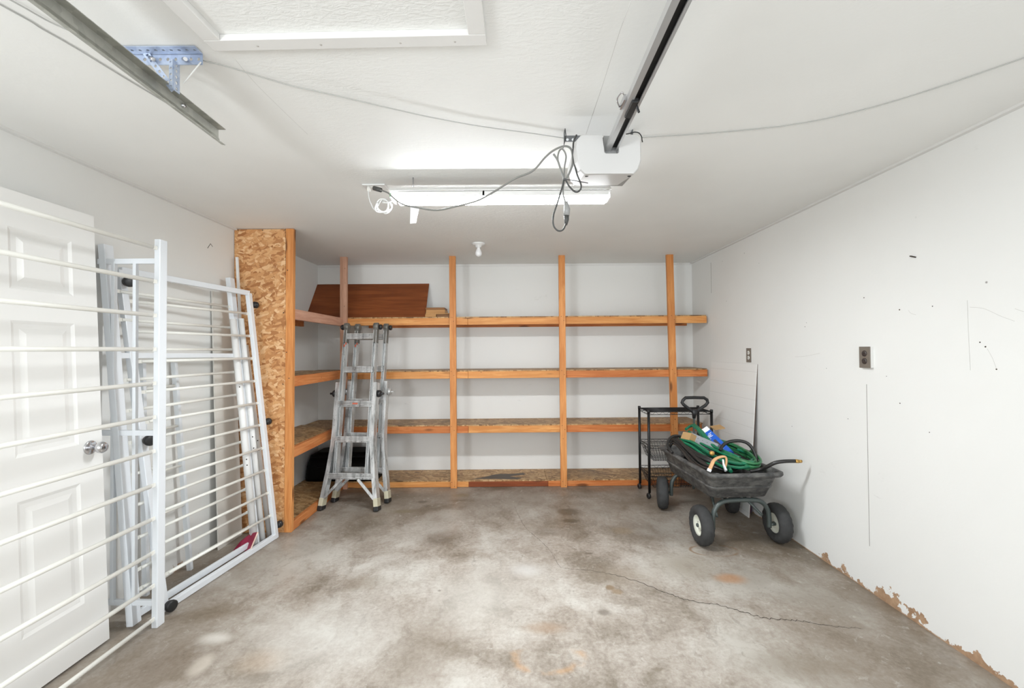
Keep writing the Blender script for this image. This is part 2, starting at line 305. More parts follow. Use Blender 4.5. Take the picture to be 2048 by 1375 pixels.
# ------------------------------------------------------------------ mesh helpers
class MB:
    def __init__(s): s.v = []; s.f = []; s.sm = []
    def add(s, vs, fs, smooth=False):
        o = len(s.v); s.v += [Vector(p) for p in vs]
        for f in fs: s.f.append(tuple(i+o for i in f)); s.sm.append(smooth)
        return s
    def box(s, a, b, M=None):
        x0, y0, z0 = a; x1, y1, z1 = b
        vs = [Vector(p) for p in [(x0, y0, z0), (x1, y0, z0), (x1, y1, z0), (x0, y1, z0), (x0, y0, z1), (x1, y0, z1), (x1, y1, z1), (x0, y1, z1)]]
        if M is not None: vs = [M @ p for p in vs]
        return s.add(vs, [(0, 3, 2, 1), (4, 5, 6, 7), (0, 1, 5, 4), (1, 2, 6, 5), (2, 3, 7, 6), (3, 0, 4, 7)])
    def bar(s, p0, p1, w, h, side=(1, 0, 0)):
        """rectangular bar; w measured along 'side', h across it"""
        p0 = Vector(p0); p1 = Vector(p1); d = (p1-p0).normalized(); a = Vector(side); a = (a-d*a.dot(d)).normalized(); b = d.cross(a)
        vs = []
        for p in (p0, p1):
            for u, v in ((-1, -1), (1, -1), (1, 1), (-1, 1)): vs.append(p+a*u*w/2+b*v*h/2)
        return s.add(vs, [(3, 2, 1, 0), (4, 5, 6, 7), (0, 1, 5, 4), (1, 2, 6, 5), (2, 3, 7, 6), (3, 0, 4, 7)])
    def tube(s, pts, r, n=10, closed=False, flat=1.0):
        pts = [Vector(p) for p in pts]; N = len(pts); rings = []; up = None
        for i, p in enumerate(pts):
            if closed: d = pts[(i+1) % N]-pts[i-1]
            else: d = pts[min(i+1, N-1)]-pts[max(i-1, 0)]
            if d.length < 1e-9: d = Vector((0, 0, 1))
            d.normalize()
            if up is None:
                up = Vector((0, 0, 1)) if abs(d.z) < .9 else Vector((1, 0, 0))
            up = (up-d*up.dot(d))
            if up.length < 1e-6: up = d.orthogonal()
            up.normalize(); q = d.cross(up); rr = r[i] if isinstance(r, (list, tuple)) else r
            rings.append([p+(up*math.sin(2*PI*k/n)*flat+q*math.cos(2*PI*k/n))*rr for k in range(n)])
        o = len(s.v)
        for rg in rings: s.v += rg
        for i in range(N if closed else N-1):
            j = (i+1) % N
            for k in range(n):
                k2 = (k+1) % n
                s.f.append((o+i*n+k, o+i*n+k2, o+j*n+k2, o+j*n+k)); s.sm.append(True)
        if not closed:
            s.f.append(tuple(o+k for k in range(n-1, -1, -1))); s.sm.append(False)
            s.f.append(tuple(o+(N-1)*n+k for k in range(n))); s.sm.append(False)
        return s
    def cyl(s, p0, p1, r, n=16, r1=None): return s.tube([p0, p1], [r, r if r1 is None else r1], n)
    def lathe(s, prof, c=(0, 0, 0), axis=(0, 0, 1), n=32, closed=False, mod=None):
        """prof: (radius, height) along axis from c"""
        ax = Vector(axis).normalized(); e = ax.orthogonal().normalized(); g = ax.cross(e); c = Vector(c); o = len(s.v); m = len(prof)
        for k in range(n):
            t = 2*PI*k/n; d = e*math.cos(t)+g*math.sin(t)
            for i, (r, h) in enumerate(prof):
                if mod: r, h = mod(k, i, r, h)
                s.v.append(c+d*r+ax*h)
        for k in range(n):
            k2 = (k+1) % n
            for i in range(m if closed else m-1):
                j = (i+1) % m
                s.f.append((o+k*m+i, o+k2*m+i, o+k2*m+j, o+k*m+j)); s.sm.append(True)
        return s
    def loft(s, rings, cap0=True, cap1=True, smooth=True):
        n = len(rings[0]); o = len(s.v)
        for r in rings: s.v += [Vector(p) for p in r]
        for i in range(len(rings)-1):
            for k in range(n):
                k2 = (k+1) % n; s.f.append((o+i*n+k, o+i*n+k2, o+(i+1)*n+k2, o+(i+1)*n+k)); s.sm.append(smooth)
        if cap0: s.f.append(tuple(o+k for k in range(n-1, -1, -1))); s.sm.append(False)
        if cap1: s.f.append(tuple(o+(len(rings)-1)*n+k for k in range(n))); s.sm.append(False)
        return s
    def prism(s, poly, off):
        off = Vector(off); return s.loft([poly, [Vector(p)+off for p in poly]], smooth=False)
    def build(s, name, mat, parent=None, bevel=0, seg=2, local=False, sub=0):
        me = bpy.data.meshes.new(name)
        if local: loc = Vector((0, 0, 0)); o = Vector((0, 0, 0))
        elif parent is not None: loc = Vector((0, 0, 0)); o = ORG_[parent.name]
        else:
            xs = [p.x for p in s.v]; ys = [p.y for p in s.v]; zs = [p.z for p in s.v]
            loc = Vector(((min(xs)+max(xs))/2, (min(ys)+max(ys))/2, min(zs))); o = loc
        me.from_pydata([p-o for p in s.v], [], s.f); me.update()
        for p, q in zip(me.polygons, s.sm): p.use_smooth = q
        bm = bmesh.new(); bm.from_mesh(me); bmesh.ops.recalc_face_normals(bm, faces=bm.faces[:]); bm.to_mesh(me); bm.free()
        me.materials.append(mat)
        ob = bpy.data.objects.new(name, me); COL.objects.link(ob); ob.location = loc
        if parent is not None: ob.parent = parent
        ORG_[ob.name] = o if (parent is None or local) else ORG_[parent.name]
        if local and parent is not None: ORG_[ob.name] = Vector((0, 0, 0))
        if bevel:
            m = ob.modifiers.new('bevel', 'BEVEL'); m.width = bevel; m.segments = seg; m.limit_method = 'ANGLE'; m.angle_limit = R(40)
        if sub:
            m = ob.modifiers.new('sub', 'SUBSURF'); m.levels = sub; m.render_levels = sub
        return ob
ORG_ = {}
def tag(o, label=None, cat=None, group=None, kind=None):
    if label: o['label'] = label
    if cat: o['category'] = cat
    if group: o['group'] = group
    if kind: o['kind'] = kind
    return o
def thing(name, loc, label, cat, group=None, rz=0):
    o = bpy.data.objects.new(name, None); COL.objects.link(o); o.location = loc; o.rotation_euler = (0, 0, rz)
    o.empty_display_size = .1; ORG_[o.name] = Vector(loc); tag(o, label, cat, group); return o
def struct(mb, name, mat, label=None, cat=None, **k):
    o = mb.build(name, mat, **k); tag(o, label, cat or name.split('_')[0], kind='structure'); return o
def smooth_path(pts, n=8):
    pts = [Vector(p) for p in pts]; out = []
    for i in range(len(pts)-1):
        p0 = pts[max(i-1, 0)]; p1 = pts[i]; p2 = pts[i+1]; p3 = pts[min(i+2, len(pts)-1)]
        for k in range(n):
            t = k/n; out.append(.5*((2*p1)+(p2-p0)*t+(2*p0-5*p1+4*p2-p3)*t*t+(3*p1-p0-3*p2+p3)*t**3))
    out.append(pts[-1]); return out
def lerp(a, b, t): return Vector(a)*(1-t)+Vector(b)*t

# ------------------------------------------------------------------ room shell
XL, XR, YB, YF, H = -2.19, 2.08, 4.90, -1.3, 2.40
fl = struct(MB().box((XL-.15, YF-.15, -.12), (XR+.15, YB+.15, 0)), 'floor', CONC, 'stained grey concrete garage slab with a long crack', 'floor')
struct(MB().box((XL-.15, YF-.15, H), (XR+.15, YB+.15, H+.12)), 'ceiling', CEIL, 'white painted plasterboard ceiling, partly textured', 'ceiling')
struct(MB().box((XL-.12, YF, 0), (XL, YB, H)), 'wall_left', WALLL, 'white wall behind the door and the bed frames', 'wall')
struct(MB().box((XR, YF, 0), (XR+.12, YB, H)), 'wall_right', WALLR, 'white wall with two outlets and chipped paint at its foot', 'wall')
struct(MB().box((XL-.12, YB, 0), (XR+.12, YB+.12, H)), 'wall_back', WALL, 'white wall behind the timber shelves', 'wall')
wf = MB(); Y0, Y1 = YF-.12, YF
wf.box((XL-.12, Y0, 0), (XL+.08, Y1, H)); wf.box((XL+.08, Y0, 0), (-1.15, Y1, 1.1)); wf.box((XL+.08, Y0, 1.95), (-1.15, Y1, H)); wf.box((-1.58, Y0, 1.1), (-1.15, Y1, 1.95))
wf.box((-1.15, Y0, 2.25), (1.95, Y1, H)); wf.box((1.95, Y0, 0), (XR+.12, Y1, H))
struct(wf, 'wall_front', WALL, 'white wall around the garage opening behind the viewer', 'wall')
# crack in the slab (a shallow dark groove, follows the photo's course)
def groove(pts, w, name, mat, parent):
    P = smooth_path([PZ(x, y, .0012) for x, y in pts], 14); mb = MB(); L = []; Rr = []
    for i, p in enumerate(P):
        d = (P[min(i+1, len(P)-1)]-P[max(i-1, 0)]).normalized(); q = Vector((-d.y, d.x, 0)); j = random.uniform(-1, 1)*w*1.6
        t = i/(len(P)-1); ww = w*(.35+.65*min(1, math.sin(PI*min(max(t, .04), .97))*1.2))*random.uniform(.45, 1.2)
        L.append(p+q*(j+ww/2)); Rr.append(p+q*(j-ww/2))
    n = len(P); mb.add(L+Rr, [(i, i+1, n+i+1, n+i) for i in range(n-1)]); return mb.build(name, mat, parent)
groove([(1130, 1135), (1200, 1143), (1262, 1158), (1330, 1183), (1378, 1200), (1430, 1207), (1490, 1224), (1530, 1235), (1600, 1241), (1660, 1250), (1722, 1256)], .0055, 'floor_crack', GAP, fl)
groove([(1028, 1010), (1048, 1050), (1078, 1078), (1100, 1100), (1118, 1130), (1134, 1137)], .0022, 'floor_crack', GAP, fl)
# ceiling / wall joints
tr = MB().bar((XL+.012, YF, H-.006), (XL+.012, 3.41, H-.006), .024, .012)
struct(tr, 'trim_1', WP, 'thin white cover strip where left wall meets ceiling', 'trim')
tr = MB().bar((XR-.012, YF, H-.006), (XR-.012, YB, H-.006), .024, .012)
struct(tr, 'trim_2', WP, 'thin white cover strip where right wall meets ceiling', 'trim')
struct(MB().box((XL, YB-.01, H-.022), (XR, YB, H)), 'trim_3', WP, 'thin white cover strip where back wall meets ceiling', 'trim')
# wall seams
wr = bpy.data.objects['wall_right']
pa, pb = PX(1733, 768, XR-.0008), PX(1733, 1088, XR-.0008)
MB().box((XR-.0012, pa.y-.0011, pb.z), (XR+.001, pa.y+.0011, pa.z)).build('panel_seam', simple('seam_dark', sr(140, 136, 130), .8), wr)
pa = PX(1422, 525, XR); pb = PX(1425, 585, XR)
MB().box((XR-.0012, pa.y-.002, pb.z), (XR+.001, pa.y+.002, pa.z)).build('panel_seam', simple('seam_grey', sr(160, 156, 150), .8), wr)
for pts in [[(1935, 600), (1937, 660), (1941, 740)], ]:
    MB().tube([PX(x, y, XR+.0004) for x, y in pts], .0010, 5).build('hairline_crack', simple('hair_grey', sr(188, 186, 180), .8), wr)
mk = MB()
for (x, y) in [(1820, 512), (1830, 514), (1445, 522), (1489, 506), (1518, 526), (1453, 602), (1613, 645), (1610, 653), (1653, 736), (1773, 752), (1696, 837), (1859, 864), (1800, 806), (1960, 684), (1971, 693), (1993, 738), (1728, 595), (1799, 619), (1865, 612), (1584, 852)]:
    c = PX(x, y, XR); r_ = random.uniform(.0018, .0036); mk.lathe([(0, .0012), (r_, .001), (r_*1.1, 0)], c, (-1, 0, 0), 8)
mk.build('nail_hole', GAP, wr)
MB().bar(PX(1821, 512, XR-.004), PX(1831, 514, XR-.004), .006, .006).build('anchor', GAP, wr)
sc = MB()
for pts in [[(1940, 614), (1965, 616), (1985, 624), (2002, 632), (2030, 642)], [(2030, 617), (2048, 623)], [(1817, 620), (1822, 626), (1832, 629)], [(1975, 697), (1985, 715), (1993, 736)], [(1590, 713), (1610, 712), (1640, 706)]]:
    sc.tube(smooth_path([PX(x, y, XR+.0009) for x, y in pts], 4), .0014, 5)
sc.build('scuff', simple('scuff_grey', sr(196, 194, 189), .8), wr)
sc = MB()
cr = smooth_path([PZ(x, y, H+.0008) for x, y in [(470, 118), (510, 165), (560, 215), (615, 268)]], 6); sc.tube(cr, .0012, 5)
sc.tube([PZ(x, y, H+.0010) for x, y in [(1262, 0), (1240, 60), (1205, 170), (1172, 268)]], .0016, 5)
sc.build('plasterboard_joint', simple('joint_grey', sr(206, 205, 201), .8), bpy.data.objects['ceiling'])
lw = bpy.data.objects['wall_left']
MB().tube([PX(415, 496, XL), PX(421, 487, XL), PX(425, 493, XL)], .0022, 5).build('bent_nail', GAP, lw)
# attic hatch
T = .02; zc_ = H-T; hw = .052
IL = PZ(440, 81, zc_); IR = PZ(937, 70, zc_); hu = (IR-IL).normalized(); hv = Vector((hu.y, -hu.x, 0)); LW = (IR-IL).length
def hbox(mb, u0, u1, v0, v1):
    P_ = [IL+hu*u+hv*v for u, v in ((u0, v0), (u1, v0), (u1, v1), (u0, v1))]
    mb.prism([Vector((p.x, p.y, zc_)) for p in P_], (0, 0, T))
ht = MB(); hbox(ht, -hw, LW+hw, -hw*.9, 0); hbox(ht, -hw, 0, .001, .9); hbox(ht, LW, LW+hw, .001, .9); hbox(ht, -hw, LW+hw, .901, .95)
h = struct(ht, 'trim_4', WP, 'white timber frame around the attic hatch', 'trim', bevel=.0015)
for x in (.1, .3, .55, .72): MB().lathe([(0, .0006), (.0035, .0004), (.004, 0)], Vector((*(IL+hu*x-hv*.028).xy, zc_)), (0, 0, -1), 8).build('nail_hole', simple('nail_fill', sr(186, 182, 176), .6), h)

# ------------------------------------------------------------------ door on the left
def door():
    pbr, ptr = PZ(219, 1276, .012), PY(181, 431, 1)
    yb = pbr.y; hh = 2.095; xb = pbr.x; tilt = .088
    W_ = .84; T_ = .035
    def Pt(u, w, d=0):  # u along the width from far (free) edge to near, w height, d out of face
        return Vector((xb-tilt*w/hh+d, yb-u-.10*w/hh*0, .012+w))
    root = bpy.data.objects.new('door_1', None)
    # slab with six recessed panels, built as a grid with heights
    us = [0, .115, .12, .37, .375]; mb = MB()
    cols = [(.115, .375), (.465, .725)]; rows = [(.24, .80), (.98, 1.55), (1.68, 1.94)]
    xs = sorted({0, W_} | {v for c in cols for v in c}); zs = sorted({0, hh} | {v for r in rows for v in r})
    def quad(a, b, c, d): mb.add([a, b, c, d], [(0, 1, 2, 3)])
    for i in range(len(xs)-1):
        for j in range(len(zs)-1):
            u0, u1, w0, w1 = xs[i], xs[i+1], zs[j], zs[j+1]
            if (u0, u1) in cols and (w0, w1) in rows:
                lv = [(0, 0), (.014, -.006), (.034, -.006), (.056, -.0005)]
                for k in range(3):
                    a, da = lv[k]; b, db = lv[k+1]
                    o_ = [Pt(u0+a, w0+a, da), Pt(u1-a, w0+a, da), Pt(u1-a, w1-a, da), Pt(u0+a, w1-a, da)]
                    i_ = [Pt(u0+b, w0+b, db), Pt(u1-b, w0+b, db), Pt(u1-b, w1-b, db), Pt(u0+b, w1-b, db)]
                    for q in range(4): quad(o_[q], o_[(q+1) % 4], i_[(q+1) % 4], i_[q])
                quad(*i_)
            else: quad(Pt(u0, w0), Pt(u1, w0), Pt(u1, w1), Pt(u0, w1))
    # sides and back
    a, b, c, d = Pt(0, 0), Pt(W_, 0), Pt(W_, hh), Pt(0, hh); A, B, C_, D = Pt(0, 0, -T_), Pt(W_, 0, -T_), Pt(W_, hh, -T_), Pt(0, hh, -T_)
    for q in ((a, A, D, d), (b, c, C_, B), (a, b, B, A), (d, D, C_, c), (A, B, C_, D)): quad(*q)
    # merge
    o = mb.build('door_1', DOORP); bm = bmesh.new(); bm.from_mesh(o.data); bmesh.ops.remove_doubles(bm, verts=bm.verts[:], dist=1e-5); bmesh.ops.recalc_face_normals(bm, faces=bm.faces[:]); bm.to_mesh(o.data); bm.free()
    tag(o, 'white six-panel door with round chrome knob, standing against the left wall', 'door', kind='structure')
    kc = Pt(.062, .955); kp = MB()
    kp.lathe([(0, .004), (.030, .006), (.0335, .003), (.0335, 0), (0, 0)], kc, (1, 0, 0), 28)
    kp.lathe([(.011, 0), (.011, .032), (.019, .036), (.0265, .048), (.0275, .058), (.023, .068), (.012, .071), (0, .0715)], kc, (1, 0, 0), 28)
    k = kp.build('door_handle', CHROME, o); tag(k, 'round satin chrome door knob with keyhole')
    MB().box((kc.x+.071, kc.y-.002, kc.z-.006), (kc.x+.0725, kc.y+.002, kc.z+.006)).build('keyhole', BLK, k)
door()

# ------------------------------------------------------------------ shelving
S = thing('timber_shelving', (0, 4.68, 0), 'built-in timber shelves with four levels across the back wall and left corner', 'shelving')
ZS = [.070, .645, 1.212, 1.772]; FH = .084
PF = 4.45; PT = .036; FY = PF+PT; FT = .036
def board(mb_or, name, mat, parent=S, bevel=.0025): return mb_or.build(name, mat, parent, bevel=bevel)
def post(px_t, px_b, pyt, mat, zt=H, zb=0.0, w=.066, lean=None):
    xt = PY(px_t, 512, PF).x; xb = PY(px_b, 972, PF).x
    board(MB().bar((xb, PF+PT/2, zb), (xt, PF+PT/2, zt), w, PT), 'post', mat)
post(686.5, 686.5, 512, POSTP, w=.07); post(904.5, 907.5, 511, POST); post(1123.5, 1128, 511, POST); 
post(1340, 1353, 511, POST, w=.07)
X1 = -1.735   # front of the side shelves
xs_f = {0: [(X1, -.445, FIR), (-.445, .38, FIRB), (.38, 2.03, FIRD)], 1: [(X1, -.445, FIRD), (-.445, .56, FIR), (.56, 1.99, FIRD)],
        2: [(X1, -.445, FIR), (-.445, .56, FIR), (.56, 1.70, FIRD), (1.70, 2.055, FIRD)], 3: [(X1, -.445, FIR), (-.445, .56, FIR), (.56, 1.70, FIR), (1.70, 2.055, FIR)]}
for k, z in enumerate(ZS):
    for (x0, x1, mt) in xs_f[k]:
        board(MB().box((x0+.0008, FY, max(.002, z-FH)), (x1-.0008, FY+FT, z-.012)), 'fascia_board', mt)
    xe = 2.06 if k else 2.07
    for (x0, x1) in ((-2.185, -1.0), (-1.0, .366), (.366, xe-.01 if k != 1 else 2.0)):
        board(MB().box((x0+.001, FY+.001 if x0 > -2 else FY+.001, z-.012), (x1-.001, YB-.004, z)), 'shelf_board', DECKS if (k == 0 and x0 < 0 and x0 > -1.1) else DECK, bevel=.001)
# oil stain on the bottom shelf
st = MB(); cx = [(938, 958), (960, 957), (990, 957), (1035, 958), (1045, 955), (1020, 952), (1052, 948), (1046, 945), (1022, 947), (1000, 947), (985, 949), (975, 952), (960, 955)]
st.add([PZ(x, y, ZS[0]+.0008) for x, y in cx], [tuple(range(len(cx)))])
so = st.build('dark_stain', simple('dark_stain', sr(78, 64, 52), .5), S)
# side shelves against the left wall
YC = 3.41
zz = {0: ZS[0], 1: .66, 2: 1.225, 3: 1.765}
for k in range(4):
    z = zz[k]
    board(MB().box((XL+.004, YC+.02, z-.012), (X1-.037, FY-.004, z)), 'shelf_board', DECK, bevel=.001)
    board(MB().box((X1-.036, YC+.04, max(.002, z-FH)), (X1, FY-.001, z-(.0 if k == 3 else .0))), 'fascia_board', FIRP if k == 3 else FIRY)
    if k: board(MB().box((XL+.003, YC+.04, z-FH), (XL+.04, FY, z-.013)), 'wall_cleat', FIRD)
    board(MB().box((-1.6, YB-.04, z-FH), (2.0, YB-.003, ZS[k]-.013)), 'wall_cleat', FIRD) if k else None
# end panel and its post
board(MB().box((XL+.004, YC, 0), (X1-.045, YC+.012, H-.004)), 'end_panel', OSB, bevel=.001)
board(MB().bar((X1-.029, YC+.0165, 0), (X1+.018-.029, YC+.0165, H-.002), .058, .039), 'post', POST)
nl = MB()
for (x, y) in [(476, 460), (525, 460), (569, 460), (567, 625), (566, 768), (573, 704), (578, 756), (472, 770), (563, 1040), (575, 540), (566, 896)]:
    c = PY(x, y, YC-.0035); MB().lathe([(0, .0008), (.004, .0006), (.0045, 0)], c, (0, -1, 0), 8).build('screw_head', GAP, S)
# nails on posts
for px_, zs_ in ((905, ZS), (1126, ZS), (1347, ZS)):
    for z in zs_:
        for dx, dz in ((-.015, .012), (.012, -.03)):
            MB().lathe([(0, .0008), (.0032, .0006), (.0036, 0)], (PY(px_, 700, PF).x+dx, PF, z-.02+dz), (0, -1, 0), 8).build('screw_head', GAP, S)

# plywood sheet + scraps + tote on shelves
z3 = ZS[3]
o = MB(); tl, tr_ = PY(632, 568.5, 4.885), PY(858, 567.5, 4.885); zt = tl.z
o.add([(tl.x, 4.60, z3), (tr_.x+.01, 4.60, z3), (tr_.x, 4.885, zt), (tl.x, 4.885, zt)]+[(tl.x, 4.612, z3), (tr_.x+.01, 4.612, z3), (tr_.x, 4.897, zt), (tl.x, 4.897, zt)],
      [(0, 1, 2, 3), (7, 6, 5, 4), (0, 4, 5, 1), (1, 5, 6, 2), (2, 6, 7, 3), (3, 7, 4, 0)])
tag(o.build('plywood_sheet', PLYR), 'reddish brown plywood sheet leaning against the wall on the top shelf', 'plywood')
def pxbox(x0, x1, y, z0, z1, dep): 
    a = PY(x0, 600, y).x; b = PY(x1, 600, y).x; return MB().box((a, y, z0), (b, y+dep, z1))
def scrap(mb, mat, lab): tag(mb.build('wood_offcut', mat, bevel=.002), lab, 'wood', 'wood offcuts on the top shelf')
scrap(pxbox(850, 872, 4.55, z3+.0005, z3+.034, .25), SCRAP, 'short light wood offcut at the bottom left of the small stack on the top shelf')
scrap(pxbox(873, 900, 4.53, z3+.0005, z3+.030, .25), SCRAPD, 'dark-ended wood offcut at the bottom right of the small stack beside the post')
scrap(pxbox(851, 898, 4.57, z3+.0345, z3+.046, .24), SCRAP, 'thin wide wood strip lying across the middle of the small stack')
scrap(pxbox(852, 890, 4.58, z3+.0465, z3+.084, .2), SCRAP, 'light wood block second from the top of the small stack')
scrap(pxbox(851, 889, 4.585, z3+.0845, z3+.108, .2), SCRAPD, 'topmost dark-edged wood block of the small stack on the top shelf')
def tote():
    t = thing('storage_tote', (-1.78, 4.66, ZS[0]+.001), 'black plastic storage tote in the corner of the bottom shelf behind the ladder', 'tote')
    def rr(hw, hl, r, z, cx=-1.78, cy=4.665):
        pts = []
        for qx, qy, a0 in ((1, 1, 0), (-1, 1, 90), (-1, -1, 180), (1, -1, 270)):
            for k in range(5):
                a = R(a0+k*22.5); pts.append((cx+qx*(hw-r)+math.cos(a)*r, cy+qy*(hl-r)+math.sin(a)*r, z))
        return pts
    z0 = ZS[0]+.001
    MB().loft([rr(.375, .175, .05, z0), rr(.378, .178, .05, z0+.03), rr(.37, .17, .06, z0+.15), rr(.345, .155, .06, z0+.23)]).build('body', TOTE, t)
    MB().loft([rr(.345, .158, .06, z0+.228), rr(.335, .155, .06, z0+.26), rr(.28, .12, .06, z0+.29)]).build('lid', TOTE, t)
    MB().bar((-2.02, 4.490, z0+.10), (-1.5, 4.490, z0+.10), .006, .006, (0, 1, 0)).bar((-2.02, 4.4925, z0+.14), (-1.5, 4.4925, z0+.14), .006, .006, (0, 1, 0)).build('rib', TOTE, t)
tote()

# ------------------------------------------------------------------ bed frames on the left
def bed_panel(label, nb_, nt, fb, ft, zr, pw=.05, pd=.03, rr_=.0105, extras=None, name='bed_frame', group=None):
    """n=near post (bottom, top), f=far post; zr heights of the rungs"""
    nb_, nt, fb, ft = map(Vector, (nb_, nt, fb, ft))
    t = thing(name, ((nb_.x+fb.x)/2, (nb_.y+fb.y)/2, 0), label, 'bed frame', group)
    for (b, tp) in ((nb_, nt), (fb, ft)): MB().bar(b, tp, pw, pd, (0, 1, 0)).build('post', BEDW, t, bevel=.003)
    for z in zr:
        a = lerp(nb_, nt, (z-nb_.z)/(nt.z-nb_.z)); b = lerp(fb, ft, (z-fb.z)/(ft.z-fb.z)); d = (b-a).normalized()
        a2 = a+d*pw*.5; b2 = b-d*pw*.5
        mb = MB().cyl(a2+d*.03, b2-d*.03, rr_, 10)
        for e, s in ((a2, 1), (b2, -1)): mb.bar(e, e+d*s*.035, .019, .006, (0, 0, 1))
        mb.build('rung', BEDC, t)
    return t
def cast(c, d, t, r=.026, L=.05):
    d = Vector(d).normalized(); c = Vector(c)
    MB().cyl(c-d*.004, c+d*.018, .009, 10).lathe([(0, .014), (r*.82, .014), (r*.86, .02), (r*.86, .03), (r, .032), (r, L), (r*.75, L+.004), (0, L+.004)], c, d, 20).build('caster', BLK, t)
# A: standing in front, its far post nearest the viewer's view of the others
fb = PZ(316, 1250, 0); ft = PY(322, 480, fb.y+.005); Ya = fb.y
zA = [PY(312, y, Ya).z for y in (498, 564.5, 631.4, 698, 765, 832, 899, 966, 1032, 1099, 1165, 1231)]
tA = bed_panel('white metal bunk bed end with twelve rungs, nearest and in front of the door', (fb.x-.005, Ya-1.03, 0), (ft.x, Ya-1.03, ft.z), fb, ft, zA, group=None)
for y in (522, 865, 1204):
    p = PY(312, y, Ya); MB().bar(p, (XL+.012, Ya+.01, p.z+.001), .018, .028, (0, 1, 0)).build('cross_bar', BEDW, tA, bevel=.002)
za, zb_ = PY(312, 522, Ya).z, PY(312, 1204, Ya).z
for px_ in (226.5, 269.5):
    x = PY(px_, 700, Ya).x; MB().bar((x, Ya+.004, zb_), (x, Ya+.004, za), .017, .02).build('upright_bar', BEDW, tA, bevel=.002)
# E: trundle frame leaning, black casters
eBR, eBL = PZ(551, 1076, 0.0), PZ(328, 1222, 0.0)
eTR, eTL = PY(497, 586, eBR.y), PY(240, 540, eBL.y)
zE = [lerp(eBR, eTR, t).z for t in [(1078-y)/(1078-587.0) for y in (629, 673.5, 718, 763, 807, 850.5, 896, 940, 985, 1030)]]
tE = bed_panel('white metal trundle frame with black casters, leaning in front of the chipboard column', eBL+Vector((0, 0, .0)), eTL, eBR, eTR, zE, pw=.042, pd=.03, rr_=.009)
for (a, b) in ((eTL, eTR), (eBL+Vector((0, 0, .02)), eBR+Vector((0, 0, .02)))):
    MB().bar(a, b, .036, .03, (0, 0, 1)).build('rail', BEDW, tE, bevel=.003)
dE = (eBR-eBL).normalized()
for t in (.955, .47, .045): cast(lerp(eBR, eTR, t)+dE*.02, dE, tE)
for t, in ((.965,), (.50,), (.02,)):
    cast(lerp(eBL, eTL, t)+Vector((.02, .0, 0)), (1, -.35, 0), tE, .03, .045)
# F: second bunk end behind, leaning to the wall
fFB = PZ(511, 1092, 0); fFT = PY(460, 556, fFB.y+.08); nFB = PZ(268, 1247, 0); nFT = PY(211, 490, nFB.y+.01)
zF = []
for y in (616, 658, 702, 747, 792, 838.7, 884.7, 930, 976.7, 1021, 1049): zF.append(lerp(fFB, fFT, (1092-y)/(1092-556.0)).z)
tF = bed_panel('white metal bunk bed end with tall wide posts, leaning behind the trundle frame', nFB, nFT, fFB, fFT, zF, pw=.055, pd=.035, rr_=.009)
a = lerp(nFB, nFT, .705); b = lerp(fFB, fFT, .705); MB().bar(a, b, .03, .02, (0, 0, 1)).build('rail', BEDW, tF, bevel=.002)
a = lerp(nFB, nFT, .02); b = lerp(fFB, fFT, .02); MB().bar(a, b, .036, .02, (0, 0, 1)).build('rail', BEDW, tF, bevel=.002)
# G: small bunk ladder against the wall
gB, gT, hB, hT = PZ(380, 1139, 0), PX(348, 724, XL+.03), PZ(292, 1190, 0), PX(238, 740, XL+.03)
hT = Vector((XL+.03, hB.y-.02, gT.z))
tG = thing('bunk_ladder', ((gB.x+hB.x)/2, (gB.y+hB.y)/2, 0), 'narrow white bunk ladder leaning on the wall behind the bed ends', 'ladder')
for b_, t_ in ((gB, gT), (hB, hT)): MB().bar(b_, t_, .022, .03, (0, 1, 0)).build('rail', BEDW, tG, bevel=.002)
for k in range(5): MB().cyl(lerp(hB, hT, .13+.19*k), lerp(gB, gT, .13+.19*k), .009, 8).build('rung', BEDC, tG)
# H: white board on the wall
hb = PZ(437.5, 1100, 0); y0 = hb.y
M_ = MB(); x_b = hb.x; x_t = XL+.012
M_.add([(x_b, y0, 0), (x_b, 3.385, 0), (x_t+.002, 3.39, 1.87), (x_t+.002, y0+.03, 1.87), (x_b-.009, y0, 0), (x_b-.009, 3.385, 0), (x_t-.008, 3.39, 1.87), (x_t-.008, y0+.03, 1.87)],
       [(0, 1, 2, 3), (7, 6, 5, 4), (0, 4, 5, 1), (1, 5, 6, 2), (2, 6, 7, 3), (3, 7, 4, 0)])
tag(M_.build('wall_board', simple('offwhite_board', sr(222, 219, 212), .5, 0, .03)), 'tall narrow off-white board leaning on the wall beside the chipboard column', 'board')
# poles
def pole(top, bot, r, lab, holes=(), name='white_pole'):
    t = MB().cyl(bot, top, r, 16).build(name, TUBEW); tag(t, lab, 'pole', 'white poles leaning by the column')
    if holes:
        d = (top-bot).normalized(); out = Vector((.55, -.83, 0)).normalized()
        for f in holes:
            c = bot+d*f*(top-bot).length; MB().lathe([(0, .0006), (.0045, .0003), (.005, -.001)], c+out*r, out, 8).build('bolt_hole', GAP, t)
b1 = PZ(510, 1096, 0); b2 = PZ(524, 1086, 0); b3 = PZ(538, 1074, 0)
pole(PY(466, 638, b1.y+.06), b1, .0225, 'round white pole with small dark holes, leftmost of the three beside the column', (.36, .385, .70, .72))
pole(PY(482, 637, b2.y+.05), b2+Vector((0, 0.01, 0)), .0200, 'round white pole in the middle of the three beside the column', (.42, .47))
pole(PY(491, 690, b3.y+.05), b3+Vector((0, 0.01, 0)), .0190, 'shorter round white pole closest to the column', (.45, .5))
bs = PZ(482, 1078, 0); bs = Vector((-2.03, 3.37, 0))
tag(MB().bar(bs, PY(474, 514, 3.37), .018, .012).build('white_stick', TUBEW), 'thin white stick rising highest against the chipboard column', 'stick')
